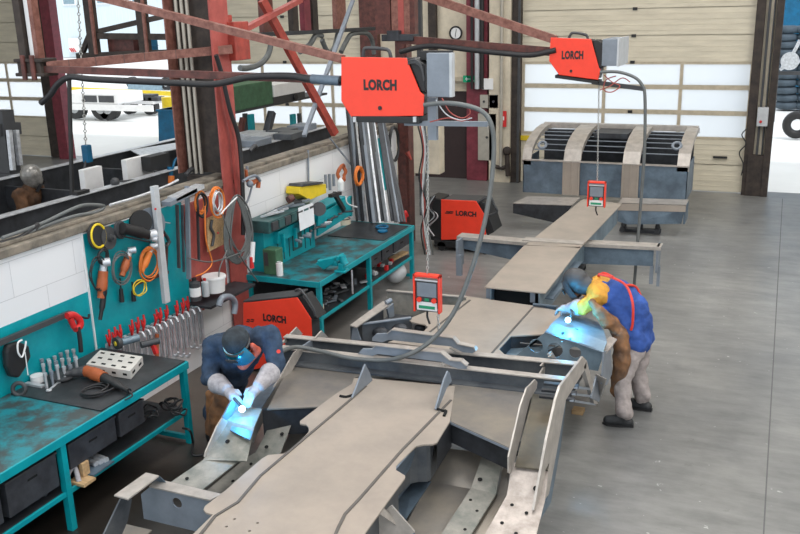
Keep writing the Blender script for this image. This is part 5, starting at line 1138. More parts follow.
for f in (.13,.27,.42,.53,.7): p = C(47,66).lerp(at(232,49,X=-6.2), f); q = MB(); q.bar(p+V((0,-.055,.05)), p+V((0,-.055,-.05)), .02, .01, (0,1,0)); q.build('clip', 'dgrey', t)
q = MB(); q.tube([C(x, y, YA-.1) for x, y in ((41,103),(50,95),(58,84),(70,77),(90,79),(130,81),(180,83),(215,84),(250,77),(290,76),(310,79),(342,80))], .035, 10, 6); one(q, 'hose_package', 'cable', 'thick black hose package slung under the near crane arm', 'hose')
q = MB(); a = C(312,79, YA-.1); q.cyl(a, C(340,81,YA-.1), .048, 14); one(q, 'hose_sleeve', 'steelbb', 'blue-grey sleeve on the hose end entering the near feeder', 'sleeve')
YE = 13.0
t = thing('crane_arm', 'far crane arm with stay carrying the smaller far orange welding feeder', 'crane arm', C(400,42,YE))
q = MB(); q.bar(C(398,39,YE), C(556,52,YE), .1, .12); q.build('lower_boom', 'rust', t); q = MB(); q.bar(C(424,-4,YE), C(556,40,YE), .1, .12); q.build('stay', 'rustl', t)
q = MB(); q.tube([C(x, y, YE-.1) for x, y in ((400,52),(430,46),(480,51),(500,53),(530,55),(556,50))], .04, 8); one(q, 'hose_package', 'cable', 'black hose slung under the far crane arm', 'hose')
t = thing('boom_mast', 'cluster of rusty vertical bars holding the far crane arm', 'mast', C(400,40,YE))
for x, w, m in ((385,.16,'rust'), (396,.07,'rustl'), (402,.06,'pink'), (408,.06,'rustl'), (413,.05,'rust')):
    p = C(x,34,YE); q = MB(); q.box((p.x-w, YE+.0, p.z), (p.x+w*.6, YE+.15, 9)); q.build('mast_bar', m, t)
q = MB(); a, b = C(384,41,YE), C(415,30,YE); q.box((a.x, YE-.1, a.z), (b.x, YE+.18, a.z+.1)); q.box((a.x+.1, YE-.12, a.z), (a.x+.3, YE+.18, b.z)); q.build('hinge_bracket', 'steeld', t, .01)
q = MB(); q.box((C(382,60,YE).x-.12, YE+.5, 0), (C(382,60,YE).x+.1, YE+.7, 9)); 
# ---- feeder / power source builder
def prof(pts, Y, d, mb): mb.prism([at(x, y, Y=Y) for x, y in pts], (0, d, 0)); return mb
def machine(label, pts, Y, d, txt_c, txt_w, ts=.13, name='welding_feeder', cat='welding machine', hgrp=None):
    o0 = at(pts[0][0], pts[0][1], Y=Y); bot = min((at(x, y, Y=Y) for x, y in pts), key=lambda v: v.z)
    t = thing(name, label, cat, (o0.x+.3, Y+d/2, bot.z))
    q = MB(); prof(pts, Y, .02, q); q.build('side_panel', 'lorch', t, .008)
    q = MB(); prof(pts, Y+d-.02, .02, q); q.build('side_panel', 'lorch', t, .008)
    q = MB(); cx = sum(p[0] for p in pts)/len(pts); cy = sum(p[1] for p in pts)/len(pts)
    prof([(cx+(x-cx)*.965, cy+(y-cy)*.965) for x, y in pts], Y+.02, d-.04, q); q.build('housing', 'dgrey', t, .006)
    c = at(*txt_c, Y=Y-.003); text('LORCH', ts, 'black', t, c, (1,0,0), (0,0,1), 'lettering', .05, .001, 1.05, True, None, txt_w)
    return t
def handle(t, pts, Y, r, m='dgrey', name='carry_handle'):
    q = MB(); q.tube([at(x, y, Y=Y) for x, y in pts], r, 8, 4); q.build(name, m, t)
# near feeder
Y1 = 7.8
L1 = machine('large orange-red wire feeder lettered LORCH hanging from the near crane arm', [(341,57),(406,58),(420,92),(424,95),(423,116),(351,117),(341,101)], Y1, .26, (380,85.5), .345)
handle(L1, [(363,58),(364,50),(368,48),(384,49),(389,51),(391,58)], Y1+.1, .018)
q = MB(); q.box(at(352,122,Y=Y1), at(419,117,Y=Y1)+V((0,.24,0))); q.build('base_tray', 'black', L1, .006)
for x in (355, 415): q = MB(); p = at(x,122,Y=Y1); q.box(p+V((-.015,-.015,0)), p+V((.015,.02,.05))); q.build('foot', 'lgrey', L1)
q = MB(); p = at(380,108,Y=Y1-.003); q.cyl(p, p-V((0,.006,0)), .02, 16); q.build('lock_knob', 'black', L1)
q = MB(); prof([(407,58),(414,58),(424,64),(425,92),(421,92)], Y1+.03, .18, q); q.build('connector_panel', 'black', L1, .01)
for i in range(3): q = MB(); q.tube([at(x, y+i*1.5, Y=Y1-.0) for x, y in ((408,61),(415,60),(421,65),(424,78))], .008, 6); q.build('front_cable', 'dgrey', L1)
q = MB(); q.box(at(427,97,Y=Y1), at(450,53,Y=Y1)+V((0,.07,0))); o = q.build('remote_box', 'grey', L1, .006); q = MB(); q.box(at(449.6,97,Y=Y1)+V((0,-.004,0)), at(452,53,Y=Y1)+V((0,.07,0))); q.build('edge_cover', 'lgrey', o)
q = MB(); q.box(at(420,60,Y=Y1+.1), at(448,51,Y=Y1+.1)+V((0,.15,0))); q.build('box_lid', 'black', L1)
q = MB(); q.bar(at(405,123,Y=Y1+.1), at(488,124,Y=Y1+.1), .05, .045); q.build('support_bar', 'grey', L1); q = MB(); q.box(at(428,140,Y=Y1+.08), at(436,98,Y=Y1+.08)+V((0,.05,0))); q.build('hanger_post', 'grey', L1)
for i, l in enumerate(([(442,98),(450,112),(462,118),(470,113),(467,106),(456,106)], [(436,100),(446,114),(460,120),(472,118)], [(430,122),(448,118),(462,121),(470,117)])):
    q = MB(); q.tube([at(x, y, Y=Y1-.05) for x, y in l], .006, 6); q.build('loose_wire', 'pink' if i % 2 == 0 else 'lgrey', L1)
H = [(424,105,7.75),(445,103,7.75),(468,106,7.75),(484,113,7.75),(492,127,7.75),(494,150,7.75),(491,185,7.7),(484,225,7.6),(472,268,7.5),(455,310,7.4),(434,338,7.3),(410,354,7.2)]
q = MB(); q.tube([at(x, y, Y=Y) for x, y, Y in H]+[at(385,360,Z=.93), at(350,358,Z=.93), at(320,351,Z=.95), at(296,347,Z=.98), at(280,352,Z=1.05)], .022, 10, 8); one(q, 'torch_hose', 'hose', 'long grey torch hose curving from the near feeder down along the crossbeam', 'hose')
# far feeder
Y2 = 12.9
L2 = machine('smaller orange-red wire feeder lettered LORCH hanging from the far crane arm', [(550.5,37.5),(591,39),(599,68),(600.5,70),(598,80),(559,75),(549,61)], Y2, .36, (572.5,55.5), .31, .15)
handle(L2, [(569,38),(571,34),(574,33),(583,34),(587,36),(588,40)], Y2+.1, .02)
q = MB(); prof([(555,75),(598,81),(598,84),(555,78)], Y2, .3, q); q.build('base_tray', 'black', L2)
q = MB(); prof([(592,40),(597,40),(603,44),(603,68),(599,68)], Y2+.03, .3, q); q.build('connector_panel', 'black', L2, .01)
q = MB(); p = at(571,71,Y=Y2-.003); q.cyl(p, p-V((0,.006,0)), .02, 14); q.build('lock_knob', 'black', L2)
q = MB(); a = at(601.5,66,Y=Y2); b = at(618,39,Y=Y2); q.box((a.x, Y2, a.z), (b.x, Y2+.8, b.z)); o = q.build('remote_box', 'grey', L2, .006); q = MB(); q.box((b.x-.005, Y2-.005, a.z-.01), (b.x+.02, Y2+.82, b.z+.01)); q.build('edge_cover', 'lgrey', o)
q = MB(); q.bar(at(592,82,Y=Y2+.1), at(645,89,Y=Y2+.1), .05, .06); q.build('support_bar', 'dgrey', L2)
for i, l in enumerate(([(604,75),(612,82),(620,86),(612,92),(604,90),(606,80),(616,76)], [(600,90),(610,86),(622,78),(630,82)])):
    q = MB(); q.tube([at(x, y, Y=Y2-.05) for x, y in l], .008, 6); q.build('loose_wire', 'pink', L2)
H = [(600,72),(618,72),(634,77),(642,85),(645,98),(644.5,150),(641,200),(637,250),(634,288)]
q = MB(); q.tube([at(x, y, Y=12.8) for x, y in H], .022, 10, 8); one(q, 'torch_hose', 'hose', 'grey torch hose falling straight from the far feeder to behind the blue-backed welder', 'hose')
# ground power sources
Y3 = 8.4
p0 = [(243,303),(297,297.5),(311,320),(311,336),(308,370),(243,370)]
zb = .12
L3 = machine('large orange-red power source lettered LORCH standing behind the crouching welder', [(243,303),(297,297.5),(311,319),(312,345),(300,360),(243,372)], Y3, .27, (274.5,319), .31, .115, 'welding_power_source')
q = MB(); a = at(240,300,Y=Y3); b = at(297,297,Y=Y3); q.prism([at(243,302.5,Y=Y3), at(297,297,Y=Y3), at(297,297,Y=Y3)+V((0,.27,0)), at(243,302.5,Y=Y3)+V((0,.27,0))], (0,0,.02)); q.build('top_cover', 'dgrey', L3, .006)
q = MB(); prof([(298,298),(303,296),(318,319),(312,320)], Y3+.02, .22, q); q.build('front_panel', 'black', L3, .01)
for y in (Y3+.0, Y3+.1, Y3+.2): handle(L3, [(295,291),(301,290),(313,308),(315,316)], y, .014, 'dgrey')
q = MB(); a = at(243,372,Y=Y3); b = at(300,360,Y=Y3); q.box((a.x, Y3+.03, 0), (b.x+.05, Y3+.25, a.z+.06)); q.build('trolley_base', 'black', L3, .02)
for i in range(2): c = at(252.5-i*4, 320.6+i*.2, Y=Y3-.003); q = MB(); q.box(c-V((.03,.0,.018)), c+V((.012,.003,-.006))); q.box(c-V((.02,.0,-.004)), c+V((.022,.003,.018))); q.build('logo_mark', 'black', L3)
Y4 = 14.3
L4 = machine('orange-red power source lettered LORCH standing on the floor beyond the far bench', [(441,199.5),(476,201),(484,214),(486,235),(480,239),(441,240)], Y4, .6, (466,214), .38, .12, 'welding_power_source')
a = at(441,240,Y=Y4); b = at(490,240,Y=Y4); q = MB(); q.box((a.x-.15, Y4+.02, .06), (b.x+.02, Y4+.58, a.z)); q.build('trolley_base', 'black', L4, .02)
for x in (a.x, b.x-.1): q = MB(); q.cyl((x, Y4+.02, .08), (x, Y4+.1, .08), .08, 18); q.build('wheel', 'black', L4)
q = MB(); prof([(429,197),(441,199),(441,242),(429,240)], Y4+.05, .45, q); q.build('rear_panel', 'black', L4, .02)
handle(L4, [(479,202),(490,197),(494,205),(497,212),(486,216)], Y4+.05, .02); q = MB(); prof([(478,201),(484,203),(494,232),(487,236)], Y4+.05, .5, q); q.build('front_panel', 'black', L4, .01)
for i in range(2): c = at(451.5-i*3.4, 212.6, Y=Y4-.003); q = MB(); q.box(c-V((.06,.0,.02)), c+V((.02,.003,-.004))); q.box(c-V((.035,.0,-.004)), c+V((.035,.003,.024))); q.build('logo_mark', 'black', L4)
for i in range(6):
    q = MB(); q.tube([at(x+random.uniform(-2,2), y, Y=Y4-.05-.02*i) for x, y in ((434,196),(430,207),(436,216),(428,226),(433,236))], .014, 6, 5); q.build('rear_hose', random.choice(['cable','hose','lgrey']), L4)
# ---- hanging control panels
def panel(label, x0, y0, x1, y1, Y, chain_top, tail):
    c = at((x0+x1)/2, (y0+y1)/2, Y=Y); a = at(x0, y1, Y=Y); b = at(x1, y0, Y=Y); w = b.x-a.x; h = b.z-a.z
    t = thing('hanging_controller', label, 'controller', (c.x, Y, a.z))
    def bx_(name, m, u0, v0, u1, v1, d0, d1, bev=.004, par=None): return MB().box((a.x+w*u0, Y+d0, a.z+h*v0), (a.x+w*u1, Y+d1, a.z+h*v1)).build(name, m, par or t, bev)
    bx_('housing', 'dgrey', .08, .0, .92, .8, 0, .05)
    bx_('screen', 'grey', .14, .4, .86, .78, -.006, 0, 0)
    bx_('button_field', 'white', .12, .03, .88, .26, -.006, 0, .002)
    bx_('green_bar', mat('green_key', (.02,.3,.15), .5), .2, .08, .8, .16, -.01, -.006, 0)
    for s in (.22, .78): q = MB(); p = V((a.x+w*s, Y-.004, a.z+h*.32)); q.cyl(p, p-V((0,.02,0)), w*.09, 14); q.build('knob', 'lorch', t)
    bx_('green_key', mat('green_key2', (.02,.25,.12), .5), .42, .28, .58, .36, -.01, 0, 0)
    for s in (0, .93): bx_('frame_side', 'lorch', s, -.02, s+.07, 1.0, -.02, .06)
    bx_('frame_top', 'lorch', 0, .93, 1, 1.0, -.02, .06); bx_('frame_bar', 'lgrey', .05, .82, .95, .87, -.01, .03)
    q = MB(); chain(q, V((c.x, Y+.02, b.z)), chain_top, .045, .006, .013); q.build('hanging_chain', 'chain', t)
    q = MB(); q.tube([V((c.x, Y, a.z)), V((c.x-.0, Y, a.z-.06)), V((c.x+.03, Y-.01, a.z-.13))], .012, 6); q.build('plug', 'black', t)
    if tail: q = MB(); chain(q, at(*tail[0], Y=Y), at(*tail[1], Y=Y), .045, .006, .013); q.build('safety_chain', 'chain', t)
    return t
panel('red-framed control panel with a grey screen hanging on a chain over the crossbeam', 414, 276, 440, 310, 8.0, at(428,122,Y=8.0), ((438,310),(438.5,338)))
panel('smaller red-framed control panel hanging on a chain above the spine plate by the hood', 587, 182, 606, 206, 13.0, at(599,84,Y=13.0), None)
# ================================================================ PEOPLE
CLOUD = bpy.data.textures.new('folds', 'CLOUDS'); CLOUD.noise_scale = .11; CLOUD.noise_depth = 2
def skinmesh(name, chains, m, parent, voxel=.012, smooth=6, label=None, extra=None):
    q = MB(); q.smooth = True
    for ch in chains:
        for (p, r), (p2, r2) in zip(ch, ch[1:]):
            p, p2 = V(p), V(p2)
            if (p2-p).length > 1e-4: q.cyl(p, p2, r, 16, r2)
        for p, r in ch: q.sphere(p, r, 16, 10)
    if extra: extra(q)
    me = bpy.data.meshes.new('tmp'); me.from_pydata([tuple(v) for v in q.v], [], q.f)
    ob = bpy.data.objects.new('tmp', me); COL.objects.link(ob)
    md = ob.modifiers.new('r', 'REMESH'); md.mode = 'VOXEL'; md.voxel_size = voxel
    sm = ob.modifiers.new('s', 'SMOOTH'); sm.iterations = smooth; sm.factor = .6
    if name in ('jacket','trousers','leather_apron','apron_flap','shoulder_cape'):
        dm = ob.modifiers.new('d', 'DISPLACE'); dm.texture = CLOUD; dm.strength = .05; dm.mid_level = .5; s2 = ob.modifiers.new('s2', 'SMOOTH'); s2.iterations = 1
    dg = bpy.context.evaluated_depsgraph_get(); dg.update()
    e = bpy.data.meshes.new_from_object(ob.evaluated_get(dg)); bpy.data.objects.remove(ob)
    e.name = name; e.transform(world_of(parent).inverted())
    for p in e.polygons: p.use_smooth = True
    e.materials.clear(); e.materials.append(M[m] if isinstance(m, str) else m)
    o = bpy.data.objects.new(name, e); COL.objects.link(o); o.parent = parent
    if label: o['label'] = label
    return o
def L(a, b, t): return V(a).lerp(V(b), t)
def glove(parent, wrist, palm, tip, side, m='glove', s=1.0, curl=.5, cuff=None):
    """gauntlet with palm, four unequal bent fingers and a thumb leaving the palm's side"""
    w, p, tp = V(wrist), V(palm), V(tip); d = (tp-w).normalized(); sd = V(side); sd = (sd-d*sd.dot(d)).normalized(); dn = d.cross(sd)
    if dn.z > 0: dn = -dn
    ch = [[(w, .04*s), (L(w,p,.5), .042*s), (p, .04*s)]]
    for i, (off, ln) in enumerate(((-1.3,.075),(-.45,.088),(.4,.083),(1.2,.066))):
        b = p+sd*off*.022*s; k = b+d*.035*s+sd*off*.004; f1 = k+(d*(1-curl*.4)+dn*curl*.7).normalized()*ln*.5*s; f2 = f1+(d*(1-curl)+dn*curl*1.3).normalized()*ln*.5*s
        ch.append([(p+sd*off*.014*s, .024*s), (k, .0135*s), (f1, .012*s), (f2, .0105*s)])
    th = L(w, p, .55)+sd*-.03*s; ch.append([(th, .02*s), (th-sd*.03*s+d*.03*s, .015*s), (th-sd*.03*s+d*.07*s+dn*.015, .0125*s)])
    if cuff: ch.append([(w, .056*s), (V(cuff), .084*s)])
    return skinmesh('glove', ch, m, parent, .0065, 3)
def head_of(c, fwd, up, r=.1):
    """head chain pieces: skull, jaw, nose, neck start"""
    c, f, u = V(c), V(fwd).normalized(), V(up).normalized(); s = f.cross(u)
    return [[(c+u*.02, r*.98), (c+f*.015, r*.92)], [(c-u*.06+f*.03, r*.62), (c-u*.085+f*.055, r*.42)], [(c+f*r*.98-u*.012, .012), (c+f*(r+.018)-u*.035, .016)], [(c+s*r*.95-u*.01, .018), (c+s*r*.97-u*.035, .014)], [(c-s*r*.95-u*.01, .018), (c-s*r*.97-u*.035, .014)]]
def boot(parent, ankle, fwd, m='boot'):
    a = V(ankle); f = V(fwd).normalized(); g = V((a.x, a.y, 0)); s = V((-f.y, f.x, 0))
    o = skinmesh('boot', [[(a+V((0,0,.06)), .055), (V((a.x,a.y,.07)), .055)], [(g-f*.05+V((0,0,.05)), .05), (g+f*.06+V((0,0,.065)), .056), (g+f*.16+V((0,0,.052)), .05)], [(g+V((0,0,.09)), .058), (g+f*.05+V((0,0,.085)), .05)]], m, parent, .012, 3)
    q = MB()
    pts = [g-f*.1-s*.03, g-f*.1+s*.03, g+f*.05+s*.048, g+f*.17+s*.045, g+f*.215, g+f*.17-s*.045, g+f*.05-s*.048]
    q.prism(pts, (0,0,.025)); q.build('boot_sole', 'black', o); return o

# ---------- right welder (bending to the left over the end plate)
YW = 8.98
def W(x, y, dy=0.0): return at(x, y, Y=YW+dy)
P = thing('person', 'person in a royal blue jacket and brown leather apron bending over the drilled plate', 'person', (W(628,430).x, YW, 0))
aL = at(624,417,Z=.1); aR = at(643,401,Z=.1)
hipL, hipR = W(634,344,-.11), W(641,338,.12)
kneeL = W(626,378,-.18); kneeR = W(642,370,.2)
kneeL = L(hipL, aL, .5)+V((-.07,0,0)); kneeR = L(hipR, aR, .5)+V((-.05,0,0))
pel = L(hipL, hipR, .5)+V((0,0,.06)); belly = W(627,318); chest = W(610,299); neck = W(594,288); head = W(576,283)
shL, shR = W(599,297,-.17), W(602,284,.17)
elL = W(583,307,-.22); wrL = W(568,308,-.12); elR = W(588,300,.22); wrR = W(572,308,.06)
body = [[(pel, .13), (belly, .13), (chest, .15), (neck, .07), (L(neck,head,.6), .06)], [(shL, .07), (elL, .045), (wrL, .032)], [(shR, .07), (elR, .045), (wrR, .032)], [(shL,.07),(chest,.1),(shR,.07)],
        [(hipL, .095), (kneeL, .065), (aL, .045)], [(hipR, .095), (kneeR, .065), (aR, .045)]]
fw = V((-.75,-.15,-.62)); up = V((-.55,0,.8))
skinmesh('body', body+head_of(head, fw, up), 'skin', P, .013, 4)
skinmesh('jacket', [[(pel+V((-.02,0,-.06)), .175), (L(pel,belly,.5), .175), (belly, .175), (L(belly,chest,.5), .185), (chest, .18), (L(chest,neck,.6), .13)], [(W(618,295,.02), .17), (W(630,308,.02), .19), (W(637,322,.02), .17)], [(shL, .1), (chest, .15), (shR, .1)], [(hipL+V((.02,0,.02)), .13), (belly+V((0,-.07,0)), .12)], [(hipR+V((.02,0,.02)), .13), (belly+V((0,.07,0)), .12)]], 'blue', P, .014, 5)
skinmesh('shoulder_cape', [[(L(chest,shL,.6)+V((-.05,0,.03)), .135), (L(chest,neck,.9), .11), (L(chest,shR,.6)+V((-.05,0,.03)), .135)], [(shL, .105), (L(shL,elL,.5), .088), (elL, .078), (L(elL,wrL,.55), .062)], [(shR, .105), (L(shR,elR,.5), .088), (elR, .078), (L(elR,wrR,.55), .062)]], 'ochre', P, .013, 5, 'ochre leather shoulders and sleeves')
skinmesh('trousers', [[(pel+V((0,0,-.1)), .135), (hipL+V((0,0,-.05)), .12), (kneeL, .092), (L(kneeL,aL,.6), .085), (aL+V((.0,0,.06)), .088)], [(pel+V((0,0,-.1)), .135), (hipR+V((0,0,-.05)), .12), (kneeR, .092), (L(kneeR,aR,.6), .085), (aR+V((0,0,.06)), .088)]], 'trouser', P, .013, 5)
ap = [W(598,309,-.14), W(612,322,-.2), W(621,336,-.26), W(622,360,-.3), W(618,390,-.3)]
ap2 = [W(600,306,.08), W(613,318,.08), W(622,334,.08), W(622,355,.05), W(618,384,.03)]
apr = [list(zip(ap, (.05,.065,.085,.09,.085))), list(zip(ap2, (.05,.06,.07,.08,.07)))]+[[(a, .055), (b, .055)] for a, b in zip(ap, ap2)]
apr += [[(ap[3], .07), (L(ap2[3], ap[4], .5), .07), (ap[4], .08)]]
skinmesh('leather_apron', apr, 'leather', P, .014, 4)
skinmesh('apron_flap', [[(W(592,303,-.3), .035), (W(602,312,-.33), .055), (W(612,326,-.3), .06), (W(619,335,-.26), .06)], [(W(597,312,-.33), .05), (W(607,324,-.33), .06)]], 'leather', P, .012, 3)
q = MB(); 
o = V((0,-.03,.03)); q.tube([W(600,278,.0)+V((0,-.1,.07)), W(612,282,0)+V((0,-.12,.09)), W(627,290,-.0)+V((0,-.12,.09)), W(633,303,-.18)+V((0,-.04,.02)), W(633,322,-.2)+V((0,-.02,0)), W(631,330,-.21)], .014, 6); q.build('apron_strap', 'redstrap', P)
q = MB(); q.tube([W(627,290,0)+V((0,-.12,.09)), W(636,290,.1)+V((0,0,.03)), W(643,303,.12)], .014, 6); q.build('apron_strap', 'redstrap', P)
q = MB(); q.tube([W(596,283,.15)+V((0,0,.06)), W(604,281,0)+V((0,-.05,.1)), W(614,284,-.05)+V((0,-.08,.1))], .014, 6); q.build('apron_strap', 'redstrap', P)
boot(P, aL, (-1,-.15,0)); boot(P, aR, (-.9,.1,0))
glove(P, L(elL,wrL,.85), wrL+V((-.05,0,-.01)), wrL+V((-.15,0,-.03)), (0,-1,.2), 'glove', 1.05, .6, L(elL,wrL,.35)); glove(P, L(elR,wrR,.85), wrR+V((-.05,-.0,-.01)), wrR+V((-.15,-.0,-.04)), (0,1,.2), 'glove', 1.05, .7, L(elR,wrR,.4))
def helmet(P, c, f, u, m='dgrey', sm='visor', name='welding_helmet', r=.125, cap=True):
    c, f, u = V(c), V(f).normalized(), V(u).normalized(); u = (u-f*u.dot(f)).normalized(); s = f.cross(u)
    if cap:
        h = skinmesh('cap', [[(c+u*.045-f*.01, r), (c+u*.02-f*.03, r*1.0)]], m, P, .012, 2)
    return c, f, u, s
c, f, u, s = helmet(P, head, fw, up, 'dgrey')
# face shield
def shield(P, c, f, u, s, m, W_=.13, H0=.1, H1=-.16, out=.13, name='face_shield', wrap=1.15):
    q = MB(); n = 10; rows = 6; vs = []
    for j in range(rows+1):
        v = H0+(H1-H0)*j/rows; rr = out*(1.0-.12*(j/rows)**2)*(1-.25*(1-j/rows)**3)
        for i in range(n+1):
            a = (i/n-.5)*2*wrap; vs.append(c+f*math.cos(a)*rr*1.08+s*math.sin(a)*rr*1.0+u*v)
    k = len(vs); vs2 = [v-(v-(c+u*((v-c).dot(u)))).normalized()*.008 for v in vs]
    fs = []
    for j in range(rows):
        for i in range(n):
            A_ = j*(n+1)+i; fs += [(A_, A_+1, A_+n+2, A_+n+1), (k+A_, k+A_+n+1, k+A_+n+2, k+A_+1)]
    q.add(vs+vs2, fs, True)
    for i in range(n): q.add([vs[i], vs[i+1], vs2[i+1], vs2[i]], [(0,1,2,3)]); o = rows*(n+1); q.add([vs[o+i], vs[o+i+1], vs2[o+i+1], vs2[o+i]], [(3,2,1,0)])
    sh = q.build(name, m, P)
    w = MB(); w.obox(c+f*(out*1.08+.004)+u*.0, (.1,.055,.01), Matrix((s, u, f)).transposed()); w.build('lens', 'black', sh); return sh
shield(P, c, f, u, s, 'dgrey', out=.145)
skinmesh('hood', [[(head-fw.normalized()*.04-V((0,0,.02)), .125), (L(neck,head,.4), .1)]], 'dgrey', P, .013, 4, 'dark grey welding hood')
q = MB(); tp = at(569,320,Z=1.06); q.tube([wrR+V((-.02,0,.02)), wrR+V((-.09,.05,.02)), tp+V((.0,.12,.06)), tp+V((0,.04,0))], .012, 8); one(q, 'welding_torch', 'dgrey', 'welding torch held by the person in the blue jacket', 'welding torch')

# ---------- left welder (leaning towards the camera)
YL = 6.45
def K(x, y, dy=0.0): return at(x, y, Y=YL+dy)
P = thing('person', 'person in navy work clothes with cap and blue visor welding the left frame', 'person', (K(225,400).x, YL+.25, 0))
head = K(237,343,-.18); neck = K(240,335,0); chest = K(241,345,.12); belly = K(232,375,.32); pel = K(226,395,.42)
hipL, hipR = pel+V((-.12,.0,-.05)), pel+V((.12,.0,-.05)); hx = pel.x
aL = V((hx-.16, YL+.45, .1)); aR = V((hx+.1, YL+.6, .1)); kL = L(hipL,aL,.5)+V((0,-.1,0)); kR = L(hipR,aR,.5)+V((0,-.08,0))
shL, shR = K(213,345,.08), K(270,336,.08)
elL, wrL = K(209,378,-.05), K(229,391,-.3); elR, wrR = K(276,366,-.02), K(258,387,-.3)
fw = V((.1,-.72,-.7)); up = V((0,-.62,.78))
skinmesh('body', [[(pel,.13),(belly,.125),(chest,.14),(neck,.065),(L(neck,head,.5),.06)], [(shL,.07),(chest,.1),(shR,.07)], [(shL,.065),(elL,.045),(wrL,.032)], [(shR,.065),(elR,.045),(wrR,.032)], [(hipL,.09),(kL,.06),(aL,.045)], [(hipR,.09),(kR,.06),(aR,.045)]]+head_of(head, fw, up), 'skin', P, .013, 4)
skinmesh('jacket', [[(pel,.165),(belly,.17),(chest,.185),(L(chest,neck,.5),.14)], [(shL,.1),(chest,.15),(shR,.1)], [(shL,.1),(L(shL,elL,.5),.088),(elL,.08),(L(elL,wrL,.6),.066)], [(shR,.1),(L(shR,elR,.5),.088),(elR,.08),(L(elR,wrR,.6),.066)], [(L(shL,chest,.5),.12),(belly,.16)], [(L(shR,chest,.5),.12),(belly,.16)]], 'denim', P, .013, 5)
skinmesh('trousers', [[(pel,.14),(hipL,.115),(kL,.09),(aL+V((0,0,.05)),.085)], [(pel,.14),(hipR,.115),(kR,.09),(aR+V((0,0,.05)),.085)]], 'denim', P, .013, 5)
skinmesh('leather_apron', [[(K(222,393,.1),.08),(K(219,412,.1),.09),(K(219,440,.12),.09)], [(K(212,394,.15),.06),(K(212,430,.16),.07)], [(K(232,396,.1),.06),(K(226,425,.12),.07)]], 'leather', P, .013, 4)
boot(P, aL, (.1,-1,0)); boot(P, aR, (.2,-1,0))
glove(P, L(elL,wrL,.9), K(233,397,-.36), K(240,409,-.42), (-1,.2,0), 'glove', 1.15, .5, L(elL,wrL,.45)); glove(P, L(elR,wrR,.9), K(252,394,-.36), K(246,406,-.42), (1,.2,0), 'glove', 1.15, .5, L(elR,wrR,.35))
u = (up-fw.normalized()*up.dot(fw.normalized())).normalized()
skinmesh('cap', [[(head+u*.05, .118), (head+u*.02-fw.normalized()*.03, .12)], [(head+u*.035+fw.normalized()*.1+V((-.03,0,0)), .022), (head+u*.035+fw.normalized()*.1+V((.03,0,0)), .022)]], mat('charcoal_cap_cloth', (.03,.04,.05), .9, 0, scale=12, var=.4, bump=.3), P, .01, 3)
f = fw.normalized(); s = f.cross(u)
q = MB(); q.tube([head+s*.12+u*.0, head+f*.12+u*.02+s*.06, head+f*.13+u*.02-s*.06, head-s*.12+u*.0, head-f*.1-s*.06+u*.02, head-f*.1+s*.06+u*.02], .012, 6, 5, True); q.build('visor_band', 'dgrey', P)
shield(P, head, f, u, s, 'visor', H0=.03, H1=-.16, out=.165)
q = MB(); 
skinmesh('collar_flap', [[(head-u*.15+s*.13+f*.0, .045), (head-u*.2+f*.12, .055), (head-u*.15-s*.13, .045)], [(head-u*.1-s*.13,.035),(head-u*.03-s*.14,.025)], [(head-u*.1+s*.13,.035),(head-u*.03+s*.14,.025)], [(head-u*.22+f*.07,.05),(head-u*.17-s*.06+f*.06,.05)]], 'coral', P, .012, 3, 'coral-red leather collar')
q = MB(); c = K(277,351,-.02); q.disc(c+V((.06,-.07,.03)), V((.4,-.8,.3)), .018, 14, .006); q.build('sleeve_badge', 'redstrap', P)
q = MB(); tp = at(242,408,Z=.82); q.tube([K(233,397,-.38), K(238,403,-.4), tp], .015, 8); one(q, 'welding_torch', 'dgrey', 'welding torch in the gloves of the crouching navy-clad welder', 'welding torch')

# ---------- background welder beyond the wall
XB = -10.7
def B(x, y, dx=0.0): return at(x, y, X=XB+dx)
hd = B(30,177); P = thing('person', 'person in a brown jacket and grey welding helmet working inside the black frame', 'person', (XB, hd.y, 0))
ch = V((XB-.05, hd.y-.05, hd.z-.35)); pel = V((XB-.05, hd.y-.1, 1.0)); sL = ch+V((.05,-.22,.12)); sR = ch+V((0,.22,.12)); fw = V((.35,.75,-.5)); up = V((.1,.4,.9))
eL = sL+V((.12,-.02,-.28)); wL = eL+V((.15,.25,-.05)); eR = sR+V((.1,.05,-.28)); wR = eR+V((.1,.2,.0)); aL, aR = V((XB,hd.y-.2,.1)), V((XB,hd.y+.1,.1))
skinmesh('body', [[(pel,.14),(ch,.15),(L(ch,hd,.6),.06)], [(sL,.065),(eL,.045),(wL,.035)], [(sR,.065),(eR,.045),(wR,.035)], [(pel+V((0,-.1,-.05)),.09),(aL,.05)], [(pel+V((0,.1,-.05)),.09),(aR,.05)]]+head_of(hd, fw, up), 'skin', P, .02, 4)
skinmesh('jacket', [[(pel,.18),(ch,.19),(L(ch,hd,.4),.12)], [(sL,.11),(ch,.15),(sR,.11)], [(sL,.1),(eL,.08),(L(eL,wL,.7),.06)], [(sR,.1),(eR,.08),(L(eR,wR,.7),.06)]], mat('dark_tan_work_cloth', (.085,.038,.015), .85, 0, scale=5, var=.6), P, .018, 4)
skinmesh('trousers', [[(pel+V((0,-.1,-.05)),.12),(aL+V((0,0,.08)),.08)], [(pel+V((0,.1,-.05)),.12),(aR+V((0,0,.08)),.08)]], 'denim', P, .02, 3); boot(P, aL, (1,.3,0)); boot(P, aR, (1,.3,0))
glove(P, wL-V((.02,.02,0)), wL+V((.04,.05,0)), wL+V((.1,.14,0)), (1,-1,0), 'leather'); glove(P, wR-V((.02,.02,0)), wR+V((.04,.05,0)), wR+V((.1,.14,0)), (1,-1,0), 'leather')
f = fw.normalized(); u = (up-f*up.dot(f)).normalized(); s = f.cross(u)
